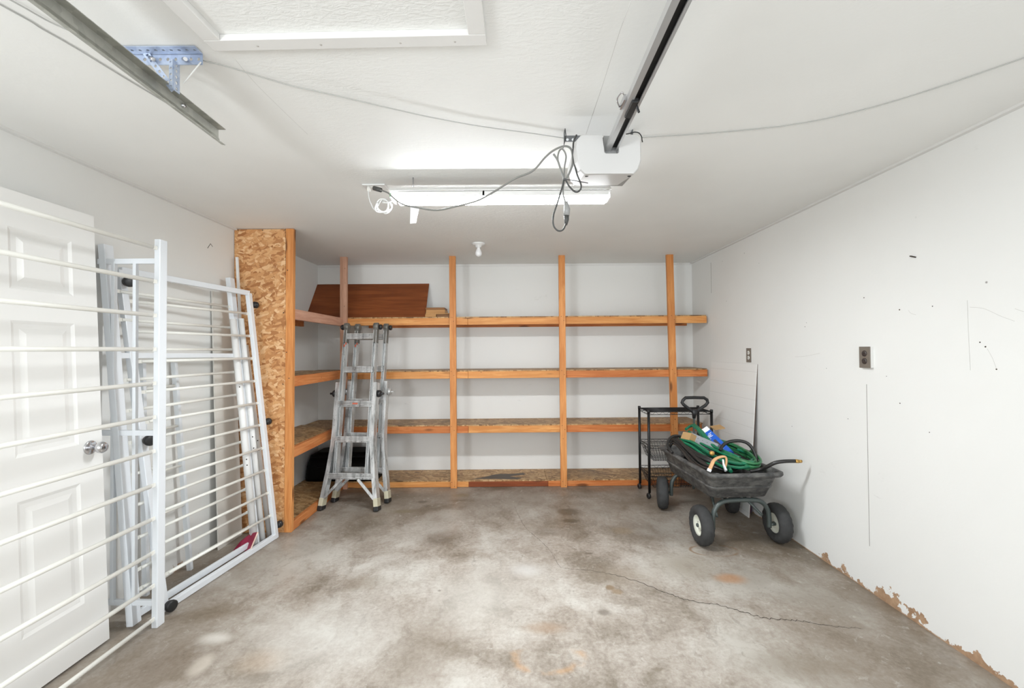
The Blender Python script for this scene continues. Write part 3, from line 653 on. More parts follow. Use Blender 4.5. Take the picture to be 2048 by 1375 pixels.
# crimson strip
c0 = PZ(480, 1106, 0)
mb = MB(); rows = []
for i in range(9):
    t = i/8; ang = R(-50+100*t); rows.append((Vector((c0.x-.03+.10*math.sin(ang)*.5+.02*t, c0.y-.05+.16*t, .0)), .02+.10*math.cos(ang)*.0))
pts = []
for i in range(10):
    t = i/9; base = lerp(PZ(464, 1104, 0), PZ(497, 1108, 0), t); lift = .004+.015*t*t
    w_ = Vector((.035+.012*t, .03, .055+.085*t)); b_ = base+Vector((-.02*math.sin(PI*t), .045*math.sin(PI*t), .004)); pts.append((b_, b_+w_))
V = [p[0] for p in pts]+[p[1] for p in pts]; n_ = len(pts); V2 = [v+Vector((.004, -.006, 0)) for v in V]
fs = [(i, i+1, n_+i+1, n_+i) for i in range(n_-1)]; o2 = 2*n_; fs2 = [(o2+n_+i, o2+n_+i+1, o2+i+1, o2+i) for i in range(n_-1)]
mb.add(V+V2, fs+fs2+[(i, o2+i, o2+i+1, i+1) for i in range(n_-1)]+[(n_+i+1, o2+n_+i+1, o2+n_+i, n_+i) for i in range(n_-1)]+[(0, n_, o2+n_, o2), (n_-1, o2+n_-1, o2+2*n_-1, 2*n_-1)])
ct = mb.build('crimson_strip', CRIM); tag(ct, 'curved crimson strip with a pale edge on the floor under the poles', 'scrap')
MB().tube([lerp(pts[-1][0], pts[-1][1], k/5)+Vector((.004, -.004, 0)) for k in range(6)], .005, 6).build('pale_edge', PALE, ct)

# ------------------------------------------------------------------ aluminium ladder
def ladder():
    t = thing('folding_ladder', (-1.48, 4.0, 0), 'aluminium multi-position ladder folded and leaning against the shelves', 'ladder')
    ax = Vector((math.cos(R(-4)), math.sin(R(-4)), 0))
    def section(B, T_, front):
        B = Vector(B); T_ = Vector(T_); up = (T_-B).normalized(); nrm = ax.cross(up).normalized()
        if nrm.y > 0: nrm = -nrm       # faces the viewer
        def at(z, u, d=0): return B+up*((z)/up.z)+ax*u+nrm*d
        for s in (-1, 1):
            inr = .148*s; 
            # inner rail: I-profile running to the hinge
            mb = MB()
            for du in (-.013, .013): mb.bar(at(.30, inr+du, 0), at(1.62, inr+du, 0), .004, .066, ax)
            mb.bar(at(.30, inr, 0), at(1.62, inr, 0), .030, .006, ax)
            mb.build('inner_rail', ALU, t, bevel=.001)
            # outer flared rail
            prof = [(.075, .248), (.34, .208), (.56, .184), (.68, .181), (1.12, .181)]
            mb = MB()
            for dd in (-.036, .036):
                for (za, ua), (zb, ub) in zip(prof, prof[1:]): mb.bar(at(za, ua*s, dd), at(zb+.001, ub*s, dd), .036, .004, ax)
            for (za, ua), (zb, ub) in zip(prof, prof[1:]): mb.bar(at(za, (ua+.016)*s, 0), at(zb+.001, (ub+.016)*s, 0), .004, .074, ax)
            mb.build('outer_rail', ALU, t)
            # sleeve and rubber foot
            MB().bar(at(.030, .255*s), at(.105, .245*s), .040, .080, ax).build('foot_sleeve', YFOOT, t, bevel=.003)
            f_ = MB().bar(at(.0, .258*s), at(.040, .254*s), .044, .086, ax).build('rubber_foot', BLK, t, bevel=.006)
            # hinge disc
            hc = at(1.66, inr)
            MB().bar(at(1.50, inr), at(1.69, inr), .036, .056, ax).lathe([(0, .023), (.034, .023), (.038, .016), (.038, -.016), (.034, -.023), (0, -.023)], hc, ax, 20).build('hinge', HINGE, t, bevel=.002)
            # rung locks
            lk = at(1.02, .205*s)
            MB().lathe([(0, .028), (.026, .028), (.033, .018), (.033, -.006), (0, -.006)], lk, ax*s, 16).cyl(lk, lk+ax*s*.055, .010, 10).build('lock_knob', BLK if front else ALU, t)
            if front or s > 0: 
                kk = at(1.655, inr+.035*s); MB().lathe([(0, .02), (.022, .02), (.026, .012), (.026, 0), (0, 0)], kk, ax*s, 16).build('hinge_knob', BLK, t)
        for k, z in enumerate((.287, .606, .925, 1.244, 1.563)):
            hw = .215 if k == 0 else (.183 if k < 3 else .145)
            mb = MB(); d0 = .036 if k < 3 else .022
            for dz, hh in ((.020, .010), (.007, .010), (-.006, .010)): mb.bar(at(z+dz, -hw, d0), at(z+dz, hw, d0), hh, .010, up)
            mb.bar(at(z, -hw, 0), at(z, hw, 0), .056, .040, up)
            mb.build('rung', ALU, t, bevel=.0015)
        for s in (-1, 1):
            MB().bar(at(.262, .075*s, .030), at(.10, .232*s, .030), .024, .014, ax).build('brace', ALU, t, bevel=.0015)
        for (u, z) in ((-.13, 1.50), (-.145, 1.48)):
            MB().bar(at(z, u, .0345), at(z-.022, u, .0345), .012, .002, ax).build('sticker', RED, t)
        MB().bar(at(.925, -.02, .042), at(.925, .03, .042), .014, .001, up).build('sticker', RED, t)
        return at
    section((-1.455, 3.87, 0), (-1.455, 4.22, 1.70), True)
    section((-1.42, 4.08, 0), (-1.40, 4.365, 1.70), False)
ladder()

# ------------------------------------------------------------------ wire utility cart
def wire_cart():
    x0, x1, y0, y1 = 1.31, 1.91, 4.10, 4.395
    t = thing('wire_cart', ((x0+x1)/2, (y0+y1)/2, 0), 'black three-tier wire utility cart on casters in front of the right end of the shelves', 'cart')
    for x in (x0, x1):
        for y in (y0, y1):
            MB().cyl((x, y, .055), (x, y, .835), .0125, 14).lathe([(0, .002), (.014, .0), (.014, -.03), (.0125, -.03)], (x, y, .838), (0, 0, 1), 14).build('post', BLKM, t)
            c = MB().cyl((x, y, .03), (x, y, .06), .007, 8)
            c.lathe([(.006, -.012), (.02, -.013), (.026, -.008), (.026, .008), (.02, .013), (.006, .012)], (x-.008, y, .0262), (1, 0.25, 0), 18).build('caster', BLK, t)
    def truss(mb, a, b, z, dz=.026, n=12):
        a = Vector(a); b = Vector(b)
        mb.cyl(a+Vector((0, 0, z)), b+Vector((0, 0, z)), .003, 6); mb.cyl(a+Vector((0, 0, z-dz)), b+Vector((0, 0, z-dz)), .003, 6)
        pts = [lerp(a, b, i/n)+Vector((0, 0, z-(dz if i % 2 else 0))) for i in range(n+1)]; mb.tube(pts, .0016, 5)
    def shelf(z, basket=0.0):
        mb = MB()
        for (a, b, n) in (((x0, y0, 0), (x1, y0, 0), 18), ((x0, y1, 0), (x1, y1, 0), 18), ((x0, y0, 0), (x0, y1, 0), 8), ((x1, y0, 0), (x1, y1, 0), 8)): truss(mb, a, b, z, n=n)
        if not basket:
            for i in range(1, 24): y = y0+(y1-y0)*i/24; mb.cyl((x0, y, z), (x1, y, z), .0016, 5)
            for f in (.33, .66): mb.cyl((lerp((x0,)*3, (x1,)*3, f).x, y0, z-.004), (lerp((x0,)*3, (x1,)*3, f).x, y1, z-.004), .0028, 5)
        else:
            zb = z-basket; q = .05
            def ringp(z_, i): return [(x0+i+.005, y0+i*.5+.005, z_), (x1-i-.005, y0+i*.5+.005, z_), (x1-i-.005, y1-i*.5-.005, z_), (x0+i+.005, y1-i*.5-.005, z_)]
            for f in (.25, .5, .75, 1):
                p = ringp(z-basket*f, q*f); mb.tube(p, .0018, 5, closed=True)
            for i in range(22):
                f = i/21; xa = x0+.005+(x1-x0-.01)*f; xb_ = x0+q+.005+(x1-x0-.01-2*q)*f
                mb.tube([(xa, y0+.005, z-.026), (xb_, y0+q*.5+.005, zb), (xb_, y1-q*.5-.005, zb), (xa, y1-.005, z-.026)], .0016, 5)
            for i in range(11):
                f = i/10; ya = y0+.005+(y1-y0-.01)*f; yb = y0+q*.5+.005+(y1-y0-.01-q)*f
                mb.tube([(x0+.005, ya, z-.026), (x0+q+.005, yb, zb), (x1-q-.005, yb, zb), (x1-.005, ya, z-.026)], .0016, 5)
        return mb
    shelf(.820).build('top_shelf', BLKM, t); shelf(.500, .15).build('basket', BLKM, t); shelf(.235, .14).build('basket', BLKM, t)
wire_cart()

# ------------------------------------------------------------------ garden wagon
WA = R(3); WO = Vector((1.642, 3.47, 0))
def wl(x, y, z): return Vector((WO.x+x*math.cos(WA)-y*math.sin(WA), WO.y+x*math.sin(WA)+y*math.cos(WA), z))
def wagon():
    t = thing('garden_wagon', WO, 'dark grey plastic garden wagon with four pneumatic tyres beside the right wall', 'wagon')
    HW, LF, LB = .285, -.325, .325; TR = .142
    def ring_(hw, f, b, z, ch=.0, r=.05):
        """rounded tub outline; ch cuts the front corners"""
        pts = []
        def corner(cx, cy, a0, rr):
            for k in range(7): a = R(a0+k*15); pts.append(wl(cx-.022+math.cos(a)*rr, cy+math.sin(a)*rr, z))
        corner(hw-r, b-r, 0, r); corner(-hw+r, b-r, 90, r)
        corner(-hw+r+ch, f+r, 180, r); corner(hw-r-ch, f+r, 270, r)
        return pts
    # tub shell
    rings = [ring_(.195, -.345, .33, .345), ring_(.212, -.37, .35, .352), ring_(.24, -.44, .41, .50), ring_(.245, -.45, .42, .515), ring_(.270, -.485, .455, .520, r=.07), ring_(.277, -.493, .462, .532, r=.07), ring_(.275, -.491, .46, .548, r=.07), ring_(.250, -.465, .435, .550), ring_(.236, -.45, .42, .540), ring_(.20, -.36, .33, .362)]
    MB().loft(rings, cap0=True, cap1=True).build('tub', TUBM, t)
    # raised side rib
    MB().loft([ring_(.222, -.398, .374, .418), ring_(.232, -.408, .384, .424), ring_(.234, -.414, .388, .436), ring_(.229, -.41, .384, .44)], False, False).build('tub_rib', TUBM, t)
    def wheel(x, y, steer, name='wheel'):
        c = wl(x, y, TR); a = WA+steer; axv = Vector((math.cos(a), math.sin(a), 0))*(-1 if x < 0 else 1)
        hw = .043
        prof = [(.070, -hw*.62), (.082, -hw*.9), (.105, -hw*1.05), (.125, -hw*.92), (.136, -hw*.62), (.1405, -hw*.22), (.1405, hw*.22), (.136, hw*.62), (.125, hw*.92), (.105, hw*1.05), (.082, hw*.9), (.070, hw*.62)]
        def mod(k, i, r, h):
            if 3 <= i <= 8:
                if (k//2+(i % 2)) % 2: r -= .0045
            return r, h
        w = MB().lathe(prof, c, axv, 72, mod=mod).build('tyre', RUB, t)
        MB().lathe([(.0, .020), (.018, .026), (.022, .012), (.05, .004), (.062, .012), (.071, .030), (.073, .022), (.070, -.010), (.072, -.028), (.060, -.012), (.02, -.02), (0, -.022)], c, axv, 32).build('rim', RIM, w)
        MB().cyl(c-axv*.05, c+axv*.032, .009, 10).lathe([(0, .034), (.014, .034), (.014, .024), (0, .024)], c, axv, 8).build('hub', FRAME, w)
        mb = MB()
        for k in range(5):
            q = 2*PI*k/5; e = Vector((0, 0, 1)); g = axv.cross(e); p = c+(e*math.cos(q)+g*math.sin(q))*.037+axv*.009
            mb.cyl(p, p+axv*.004, .006, 8)
        mb.build('rim_bolt', CHROME, w)
    RS = R(-14)
    for x, y, s in ((-HW, LF, R(-3)), (HW, LF, R(-3)), (-HW*math.cos(RS), LB-HW*math.sin(RS), RS-R(4)), (HW*math.cos(RS), LB+HW*math.sin(RS), RS-R(4))): wheel(x, y, s)
    # arched axle supports
    for (y0_, sa) in ((LF-.02, 0), (LB, RS)):
        xi = HW-.075
        def w2(x, z): return wl(x*math.cos(sa), y0_+x*math.sin(sa), z)
        pts = [w2(-xi, .12), w2(-xi, .19), w2(-xi+.012, .25), w2(-xi+.05, .30), w2(-xi+.12, .32), w2(xi-.12, .32), w2(xi-.05, .30), w2(xi-.012, .25), w2(xi, .19), w2(xi, .12)]
        MB().tube(smooth_path(pts, 6), .0165, 12).build('axle_arch', FRAME, t)
        MB().cyl(w2(-HW+.03, TR), w2(-xi-.01, TR), .012, 10).build('axle_stub', FRAME, t)
        MB().cyl(w2(HW-.03, TR), w2(xi+.01, TR), .012, 10).build('axle_stub', FRAME, t)
    for s in (-1, 1): MB().tube([wl(.17*s, LF, .20), wl(.10*s, -.1, .335), wl(.10*s, .2, .335)], .010, 8).build('brace', FRAME, t)
    MB().box((-.14, -.3, .335), (.14, .28, .345), Matrix.Translation(WO) @ Matrix.Rotation(WA, 4, 'Z')).build('under_frame', FRAME, t)
    # handle
    gy = 3.97
    def hp(x, y): return PY(x, y, gy)
    base = wl(-.0, LB+.05, .17); neck = hp(1388, 832)
    MB().tube([base, lerp(base, neck, .5), neck], .010, 10).build('handle_shaft', FRAME, t)
    g = MB(); loop = [(1366, 800), (1371, 795), (1388, 794.5), (1408, 795), (1414, 799), (1415.5, 804.5), (1411, 810), (1400, 817), (1391, 823), (1386, 823.5), (1378, 817), (1368, 809.5), (1364, 804.5)]
    g.tube([hp(x, y) for x, y in loop], .0145, 10, closed=True); g.tube([hp(1389, 818), hp(1388.6, 827), hp(1388, 836)], [.030, .022, .014], 12)
    g.build('handle_grip', BLK, t)
wagon()

# wagon load -------------------------------------------------------
def coil(c, rx, ry, n, r, tilt, rise, spread, seed, squeeze=.0, drift=(0, 0)):
    rnd = random.Random(seed); pts = []; N = 26
    Rm = Matrix.Rotation(tilt[0], 3, 'X') @ Matrix.Rotation(tilt[1], 3, 'Y')
    ax_, ay_ = rx, ry; jz = 0
    ph = [rnd.uniform(-1, 1) for _ in range(n+2)]
    for k in range(n*N+1):
        t = k/N; i = int(t); f = t-i; j = ph[i]*(1-f)+ph[i+1]*f if i+1 < len(ph) else ph[i]
        a = 2*PI*t; ex = rx*(1+spread*j); ey = ry*(1+spread*j*.8)
        p = Vector((ex*math.cos(a)+drift[0]*t+spread*rx*.4*j, ey*math.sin(a)+drift[1]*t, rise*t+abs(j)*r*1.2)); p = Rm @ p
        q = wl(c[0]+p.x, c[1]+p.y, c[2]+p.z); pts.append(q)
    return MB().tube(pts, r, 8)
h1 = thing('garden_hose', wl(-.08, .0, .40), 'black garden hose coiled on the left side of the wagon', 'hose')
coil((-.03, .03, .40), .185, .31, 4, .0115, (0, 0), .022, .05, 1).build('hose_loops', HOSEB, h1)
coil((-.06, .04, .53), .165, .31, 8, .0115, (R(5), R(10)), .008, .14, 2).build('hose_loops', HOSEB, h1)
MB().tube(smooth_path([PY(1345, 905, 3.55), PY(1335, 890, 3.62), PY(1340, 876, 3.66), PY(1352, 871, 3.68), PY(1368, 876, 3.68), PY(1380, 888, 3.6), PY(1395, 905, 3.5)], 8), .012, 10).build('hose_loops', HOSEB, h1)
h2 = thing('garden_hose', wl(.05, -.03, .5), 'green garden hose heaped over the middle of the wagon', 'hose')
coil((.095, -.10, .565), .115, .25, 7, .0095, (R(8), R(4)), .008, .14, 3).build('hose_loops', HOSEG2, h2)
hb2 = MB()
for pts in [[(1336, 900, 3.66), (1345, 885, 3.68), (1360, 895, 3.55), (1385, 925, 3.3), (1412, 943, 3.1)], [(1340, 884, 3.7), (1350, 880, 3.66), (1368, 900, 3.5), (1395, 928, 3.28), (1418, 938, 3.1)],
            [(1345, 878, 3.7), (1356, 880, 3.62), (1375, 898, 3.46), (1402, 924, 3.26), (1425, 934, 3.1)], [(1350, 874, 3.7), (1363, 884, 3.58), (1385, 908, 3.4), (1412, 928, 3.22)]]:
    hb2.tube(smooth_path([PY(*p) for p in pts], 8), .0125, 10)
hb2.build('hose_strands', HOSEB, h1)
g_ = MB()
for i, pts in enumerate([[(1358, 882, 3.62), (1380, 890, 3.5), (1415, 915, 3.3), (1458, 940, 3.08)], [(1360, 878, 3.66), (1385, 884, 3.52), (1420, 906, 3.3), (1450, 925, 3.16), (1462, 942, 3.05)],
                         [(1378, 862, 3.74), (1392, 880, 3.6), (1420, 895, 3.42), (1460, 912, 3.25), (1500, 925, 3.15)], [(1384, 850, 3.78), (1398, 860, 3.66), (1418, 884, 3.5), (1448, 905, 3.32), (1490, 930, 3.15)],
                         [(1388, 848, 3.8), (1404, 862, 3.64), (1425, 888, 3.46), (1440, 898, 3.36), (1480, 915, 3.2)], [(1365, 884, 3.6), (1378, 900, 3.5), (1400, 922, 3.3), (1425, 930, 3.2)],
                         [(1356, 884, 3.62), (1372, 880, 3.62), (1392, 892, 3.5), (1425, 912, 3.32), (1470, 926, 3.16), (1508, 924, 3.14)], [(1372, 858, 3.76), (1380, 852, 3.8), (1390, 852, 3.78), (1400, 866, 3.66), (1412, 880, 3.56)],
                         [(1450, 930, 3.1), (1480, 935, 3.1), (1505, 930, 3.15), (1511, 921, 3.22), (1500, 908, 3.35), (1475, 898, 3.45)], [(1455, 922, 3.14), (1480, 927, 3.14), (1500, 923, 3.18), (1508, 914, 3.28), (1495, 903, 3.4)]]):
    g_.tube(smooth_path([PY(*p) for p in pts], 8), .0125 if i % 2 else .011, 10)
g_.build('hose_strands', HOSEG, h2)
# blue carton
def oriented_box(c0, c1, w, d, side):
    return MB().bar(c0, c1, w, d, side)
cb0, cb1 = PY(1408, 861, 3.66), PY(1460, 912, 3.37)
bx = thing('blue_carton', lerp(cb0, cb1, .5), 'long blue and white carton propped up in the wagon', 'carton')
sd = Vector((.75, .1, .65)); oriented_box(cb0, cb1, .078, .055, sd).build('box', BLUE, bx, bevel=.001)
dd = (cb1-cb0).normalized(); a_ = (sd-dd*sd.dot(dd)).normalized(); nb2 = dd.cross(a_)
if nb2.y > 0: nb2 = -nb2
oriented_box(cb0-dd*.0015, cb0+dd*.002, .0775, .0545, sd).build('end_flap', WHT, bx)
oriented_box(cb0-dd*.0005+nb2*.0282, cb0+dd*.045+nb2*.0282, .078, .001, sd).build('white_band', WHT, bx)
wt = MB()
for (u, w_, L_) in ((.075, .012, .03), (.088, -.006, .045), (.098, -.012, .05), (.108, .0, .04), (.125, -.02, .02), (.25, .01, .03), (.26, -.01, .03)):
    c = cb0+dd*u+nb2*.0285+a_*w_; wt.bar(c-a_*L_/2, c+a_*L_/2, .0045, .001, dd)
wt.build('printed_lines', WHT, bx)
oriented_box(cb0+dd*.15+nb2*.0288, cb0+dd*.24+nb2*.0288, .022, .001, sd).build('printed_picture', simple('dark_print', sr(60, 54, 60), .5), bx)
# cardboard, power strip, fittings
c = PY(1384, 873, 3.62); M4 = Matrix.Translation(c) @ Matrix.Rotation(R(28), 4, 'Y') @ Matrix.Rotation(R(-12), 4, 'X') @ Matrix.Rotation(R(15), 4, 'Z')
tag(MB().box((-.06, -.05, -.05), (.05, .05, .012), M4).build('cardboard_box', CARD, bevel=.001), 'small tan cardboard box behind the green hose in the wagon', 'box')
c = PY(1432, 855, 3.72); M4 = Matrix.Translation(c) @ Matrix.Rotation(R(-8), 4, 'Y') @ Matrix.Rotation(R(8), 4, 'X')
tag(MB().box((-.03, -.04, -.004), (.06, .05, .004), M4).build('cardboard_flap', CARD), 'loose cardboard flap sticking out right of the blue carton', 'cardboard')
c0_, c1_ = PY(1383, 884, 3.56), PY(1425, 903, 3.42); c2_, c3_ = PY(1398, 876, 3.58), PY(1420, 890, 3.46)
ps = thing('power_strip', lerp(c0_, c1_, .5), 'grey multi-outlet power strip under the green hose strands in the wagon', 'power strip')
oriented_box(c2_+Vector((-.05, .05, -.0)), c3_+Vector((.04, -.04, -.02)), .075, .035, (.4, .2, .8)).build('housing', GREYP, ps, bevel=.004)
dv = (c3_+Vector((.04, -.04, -.02))-(c2_+Vector((-.05, .05, 0)))).normalized(); sv = Vector((.4, .2, .8)); sv = (sv-dv*sv.dot(dv)).normalized(); nv = dv.cross(sv)
if nv.y > 0: nv = -nv
so_ = MB()
for k in range(5):
    p = (c2_+Vector((-.05, .05, 0)))+dv*(.035+.042*k)+nv*.0178
    for q in (-.012, .012): so_.bar(p+sv*q-dv*.004, p+sv*q+dv*.004, .003, .001, sv)
so_.build('socket_slots', BLK, ps)
c = PY(1424, 906, 3.22)
cp = thing('hose_end_cap', c, 'round brass hose coupling facing out between the green strands', 'hose fitting')
MB().lathe([(0, .012), (.014, .012), (.017, .008), (.017, -.02), (0, -.02)], c, (-.2, -1, .1), 20).build('coupling', BRASS, cp)
# patterned strap
st_ = thing('patterned_strap', PY(1435, 930, 3.06), 'orange and white patterned strap hanging at the front of the wagon load', 'strap')
MB().tube(smooth_path([PY(1418, 941, 3.03), PY(1423, 930, 3.04), PY(1428, 920, 3.06), PY(1438, 914, 3.08), PY(1450, 913, 3.08), PY(1453, 922, 3.07), PY(1450, 935, 3.05)], 6), .016, 8, flat=.5).build('loop', ORG, st_)
MB().tube([PY(1446, 918, 3.055), PY(1447, 928, 3.05), PY(1452, 941, 3.02)], [.010, .013, .018], 8, flat=.4).build('white_tail', WHT, st_)
MB().bar(PY(1415, 938, 3.0), PY(1422, 941, 3.0), .02, .014, (0, 0, 1)).build('buckle', WHT, st_, bevel=.003)
# black hose end sticking out right
h3 = thing('drain_hose', PY(1530, 930, 3.1), 'black hose arching over the right of the load, brass end sticking out', 'hose')
MB().tube(smooth_path([PY(1440, 900, 3.3), PY(1446, 890, 3.32), PY(1458, 883, 3.32), PY(1478, 881, 3.3), PY(1495, 886, 3.28), PY(1507, 900, 3.26), PY(1514, 920, 3.24), PY(1514, 936, 3.22)], 8), .0125, 10).build('hose_arch', HOSEB, h3)
MB().tube(smooth_path([PY(1500, 942, 3.1), PY(1520, 938, 3.08), PY(1535, 932, 3.04), PY(1550, 925, 3.01), PY(1568, 922, 2.99), PY(1590, 921.5, 2.98)], 8), .0125, 10).build('hose_tail', HOSEB, h3)
MB().cyl(PY(1590, 921.5, 2.98), PY(1597, 922, 2.98), .0130, 12).cyl(PY(1597, 922, 2.98), PY(1603, 922, 2.98), .0105, 12).build('brass_end', BRASS, h3)
MB().tube(smooth_path([PY(1470, 892, 3.5), PY(1490, 900, 3.42), PY(1510, 908, 3.38)], 6), .012, 8).build('hose_tail', HOSEB, h3)

# panel leaning on right wall
pn = MB(); yN, yFr = 3.615, 4.435; xb_, xt_, zt_ = 1.985, XR-.008, 1.285
pn.add([(xb_, yN, 0), (xb_, yFr, 0), (xt_, yFr, zt_), (xt_, yN, zt_), (xb_+.005, yN, 0), (xb_+.005, yFr, 0), (xt_+.005, yFr, zt_), (xt_+.005, yN, zt_)], [(0, 1, 2, 3), (7, 6, 5, 4), (0, 4, 5, 1), (1, 5, 6, 2), (2, 6, 7, 3), (3, 7, 4, 0)])
po = thing('tileboard_sheet', (2.02, 4.0, 0), 'white grooved wall sheet leaning on the right wall behind the wagon', 'sheet')
pn.build('face_sheet', MELA, po)
pn = MB(); e = .0052
pn.add([(xb_+e, yN-.001, 0), (xb_+e, yFr, 0), (xt_+e, yFr, zt_), (xt_+e, yN-.001, zt_), (xb_+e+.0025, yN-.001, 0), (xb_+e+.0025, yFr, 0), (xt_+e+.0025, yFr, zt_), (xt_+e+.0025, yN-.001, zt_)], [(0, 1, 2, 3), (7, 6, 5, 4), (0, 4, 5, 1), (1, 5, 6, 2), (2, 6, 7, 3), (3, 7, 4, 0)])
pn.build('hardboard_back', BRN, po)
bg = MB(); 
def blob(c, rx, ry, rz, seed):
    rnd = random.Random(seed); rings = []
    for i in range(1, 9):
        a = PI*i/9; rings.append([(c[0]+rx*math.sin(a)*math.cos(2*PI*k/14)*rnd.uniform(.82, 1.1), c[1]+ry*math.sin(a)*math.sin(2*PI*k/14)*rnd.uniform(.82, 1.1), c[2]+rz-rz*math.cos(a)*1) for k in range(14)])
    return MB().loft(rings)
tag(blob((2.028, 3.70, .001), .022, .05, .07, 3).build('crumpled_bag', BAG), 'small crumpled dark purple bag between the leaning sheet and the wall', 'bag')

# ------------------------------------------------------------------ outlets on right wall
def outlet(px, py, hpx, wy, proud, recept, lab, cw, off=0):
    c = PX(px, py, XR); y = c.y; z = c.z; hh = .062
    t = thing('wall_outlet', (XR, y, z-hh), lab, 'outlet')
    if proud: MB().box((XR-proud, y-wy/2+.002, z-hh+.002), (XR, y+wy/2-.002, z+hh-.002)).build('box_extension', WP, t)
    MB().box((XR-proud-.005, y-wy/2, z-hh), (XR-proud, y+wy/2, z+hh)).build('cover_plate', STEEL, t, bevel=.002)
    for dz in (.022, -.022):
        rc = MB(); cc = Vector((XR-proud-.005, y, z+dz)); 
        rc.lathe([(0, .003), (.0165, .003), (.018, 0), (0, 0)], cc, (-1, 0, 0), 20)
        r_ = rc.build('receptacle', recept, t)
        sl = MB()
        for dy in (-.006, .006): sl.box((cc.x-.0042, y+dy-.001, z+dz-.002), (cc.x-.0025, y+dy+.001, z+dz+.007))
        sl.build('slot', BLK, r_)
outlet(1736, 714, 42, .078, .016, OUTD, 'duplex outlet with dark brown receptacles standing proud of the right wall', 'x')
outlet(1498, 710, 26, .074, 0, OUTW, 'duplex outlet with white receptacles above the leaning sheet', 'x')

# ------------------------------------------------------------------ ceiling fixture
def fixture():
    a = PY(783, 397, 2.41); b = PY(1218, 397, 2.41); xa, xb = a.x, b.x; y = 2.42; zl = PY(1000, 408, 2.455).z; zt = zl+.040
    t = thing('shop_light', ((xa+xb)/2, y, zl), 'lit white fluorescent shop light hanging just under the ceiling', 'light')
    hz = zt+.006
    hb_ = MB(); poly = [(-.075, hz-.004), (-.04, hz+.026), (.04, hz+.026), (.075, hz-.004), (.073, hz-.006), (.038, hz+.022), (-.038, hz+.022), (-.073, hz-.006)]
    hb_.prism([Vector((xa, y+p, q)) for p, q in poly], (xb-xa, 0, 0)); hb_.build('reflector', WP, t)
    for s, x in ((1, xa), (-1, xb)): MB().box((min(x, x+s*.012), y-.05, zl+.006), (max(x, x+s*.012), y+.05, hz+.01)).build('end_cap', WP, t, bevel=.003)
    xm = PY(968, 397, 2.41).x
    for (x0, x1, dz) in ((xa+.035, xm+.005, 0), (xm-.005, xb-.014, -.002)):
        MB().prism([Vector((x0, y-.064, zl+.0135)), Vector((x0, y-.063, zl+.0065)), Vector((x0, y-.05, zl-dz)), Vector((x0, y+.05, zl-dz)), Vector((x0, y+.063, zl+.0065)), Vector((x0, y+.064, zl+.0135))], (x1-x0, 0, 0)).build('lens', LENS, t)
        MB().box((x0, y-.064, zl+.014), (x1, y+.064, zt)).build('lamp_body', WP, t)
    MB().box((xm-.002, y-.054, zl-.008), (xm+.006, y-.048, zl+.012)).build('joint_tab', WP, t)
    for x in (xa+.12, xb-.12):
        MB().cyl((x, y, hz+.02), (x, y, H), .004, 8).build('hanger', CHROME, t)
    MB().box((xa+.001, y-.052, zl+.018), (xa+.009, y-.0495, zl+.034)).build('green_label', GREEN, t)
    MB().box((xa-.0, y-.02, hz-.0), (xb, y+.02, hz+.014)).build('ballast_cover', WP, t)
    p = PY(828, 413, 2.35)
    tg = MB().prism([PY(821, 414, 2.35), PY(838, 416, 2.35), PY(832, 446, 2.35), PY(820, 447, 2.35)], (0, .001, 0)).build('hanging_tag', WHT); tag(tg, 'white paper tag hanging from the lit shop light', 'tag')
    MB().tube([PY(812, 403, 2.362), PY(822, 412, 2.352), PY(829, 416, 2.3505)], .001, 5).build('string', CORDW, tg)
fixture()
# ceiling outlet and cords
co = PZ(748, 372, H)
t = thing('ceiling_outlet', (co.x, co.y, H), 'white junction box with outlet on the ceiling left of the shop light', 'outlet')
MB().box((co.x-.06, co.y-.04, H-.008), (co.x+.075, co.y+.05, H-.0005)).build('cover_plate', PORC, t, bevel=.003)
for dx in (-.02, .03): MB().lathe([(0, .004), (.017, .004), (.019, 0), (0, 0)], (co.x+dx, co.y, H-.008), (0, 0, -1), 18).build('receptacle', OUTW, t)
# white coiled cord
wc = thing('coiled_lead', PY(765, 410, 2.5), 'white power cord coiled and hanging below the ceiling outlet', 'cord')
pts = [PY(738, 374, 2.52), PY(737, 388, 2.5), PY(741, 405, 2.47), PY(750, 420, 2.45)]
for k in range(40):
    a = k/40*2*PI*4; rx = 13+4*math.sin(k*.9); ry = 13+4*math.cos(k*.7); pts.append(PY(766+math.cos(a+2.6)*rx+k*.05, 414-math.sin(a+2.6)*ry, 2.43+.0008*k))
pts += [PY(778, 405, 2.42), PY(788, 398, 2.42)]
MB().tube(smooth_path(pts, 3), .0035, 6).build('cord_loops', CORDW, wc)
MB().cyl(PY(738, 372, 2.54), PY(738, 380, 2.51), .012, 10).build('plug', OUTW, wc)
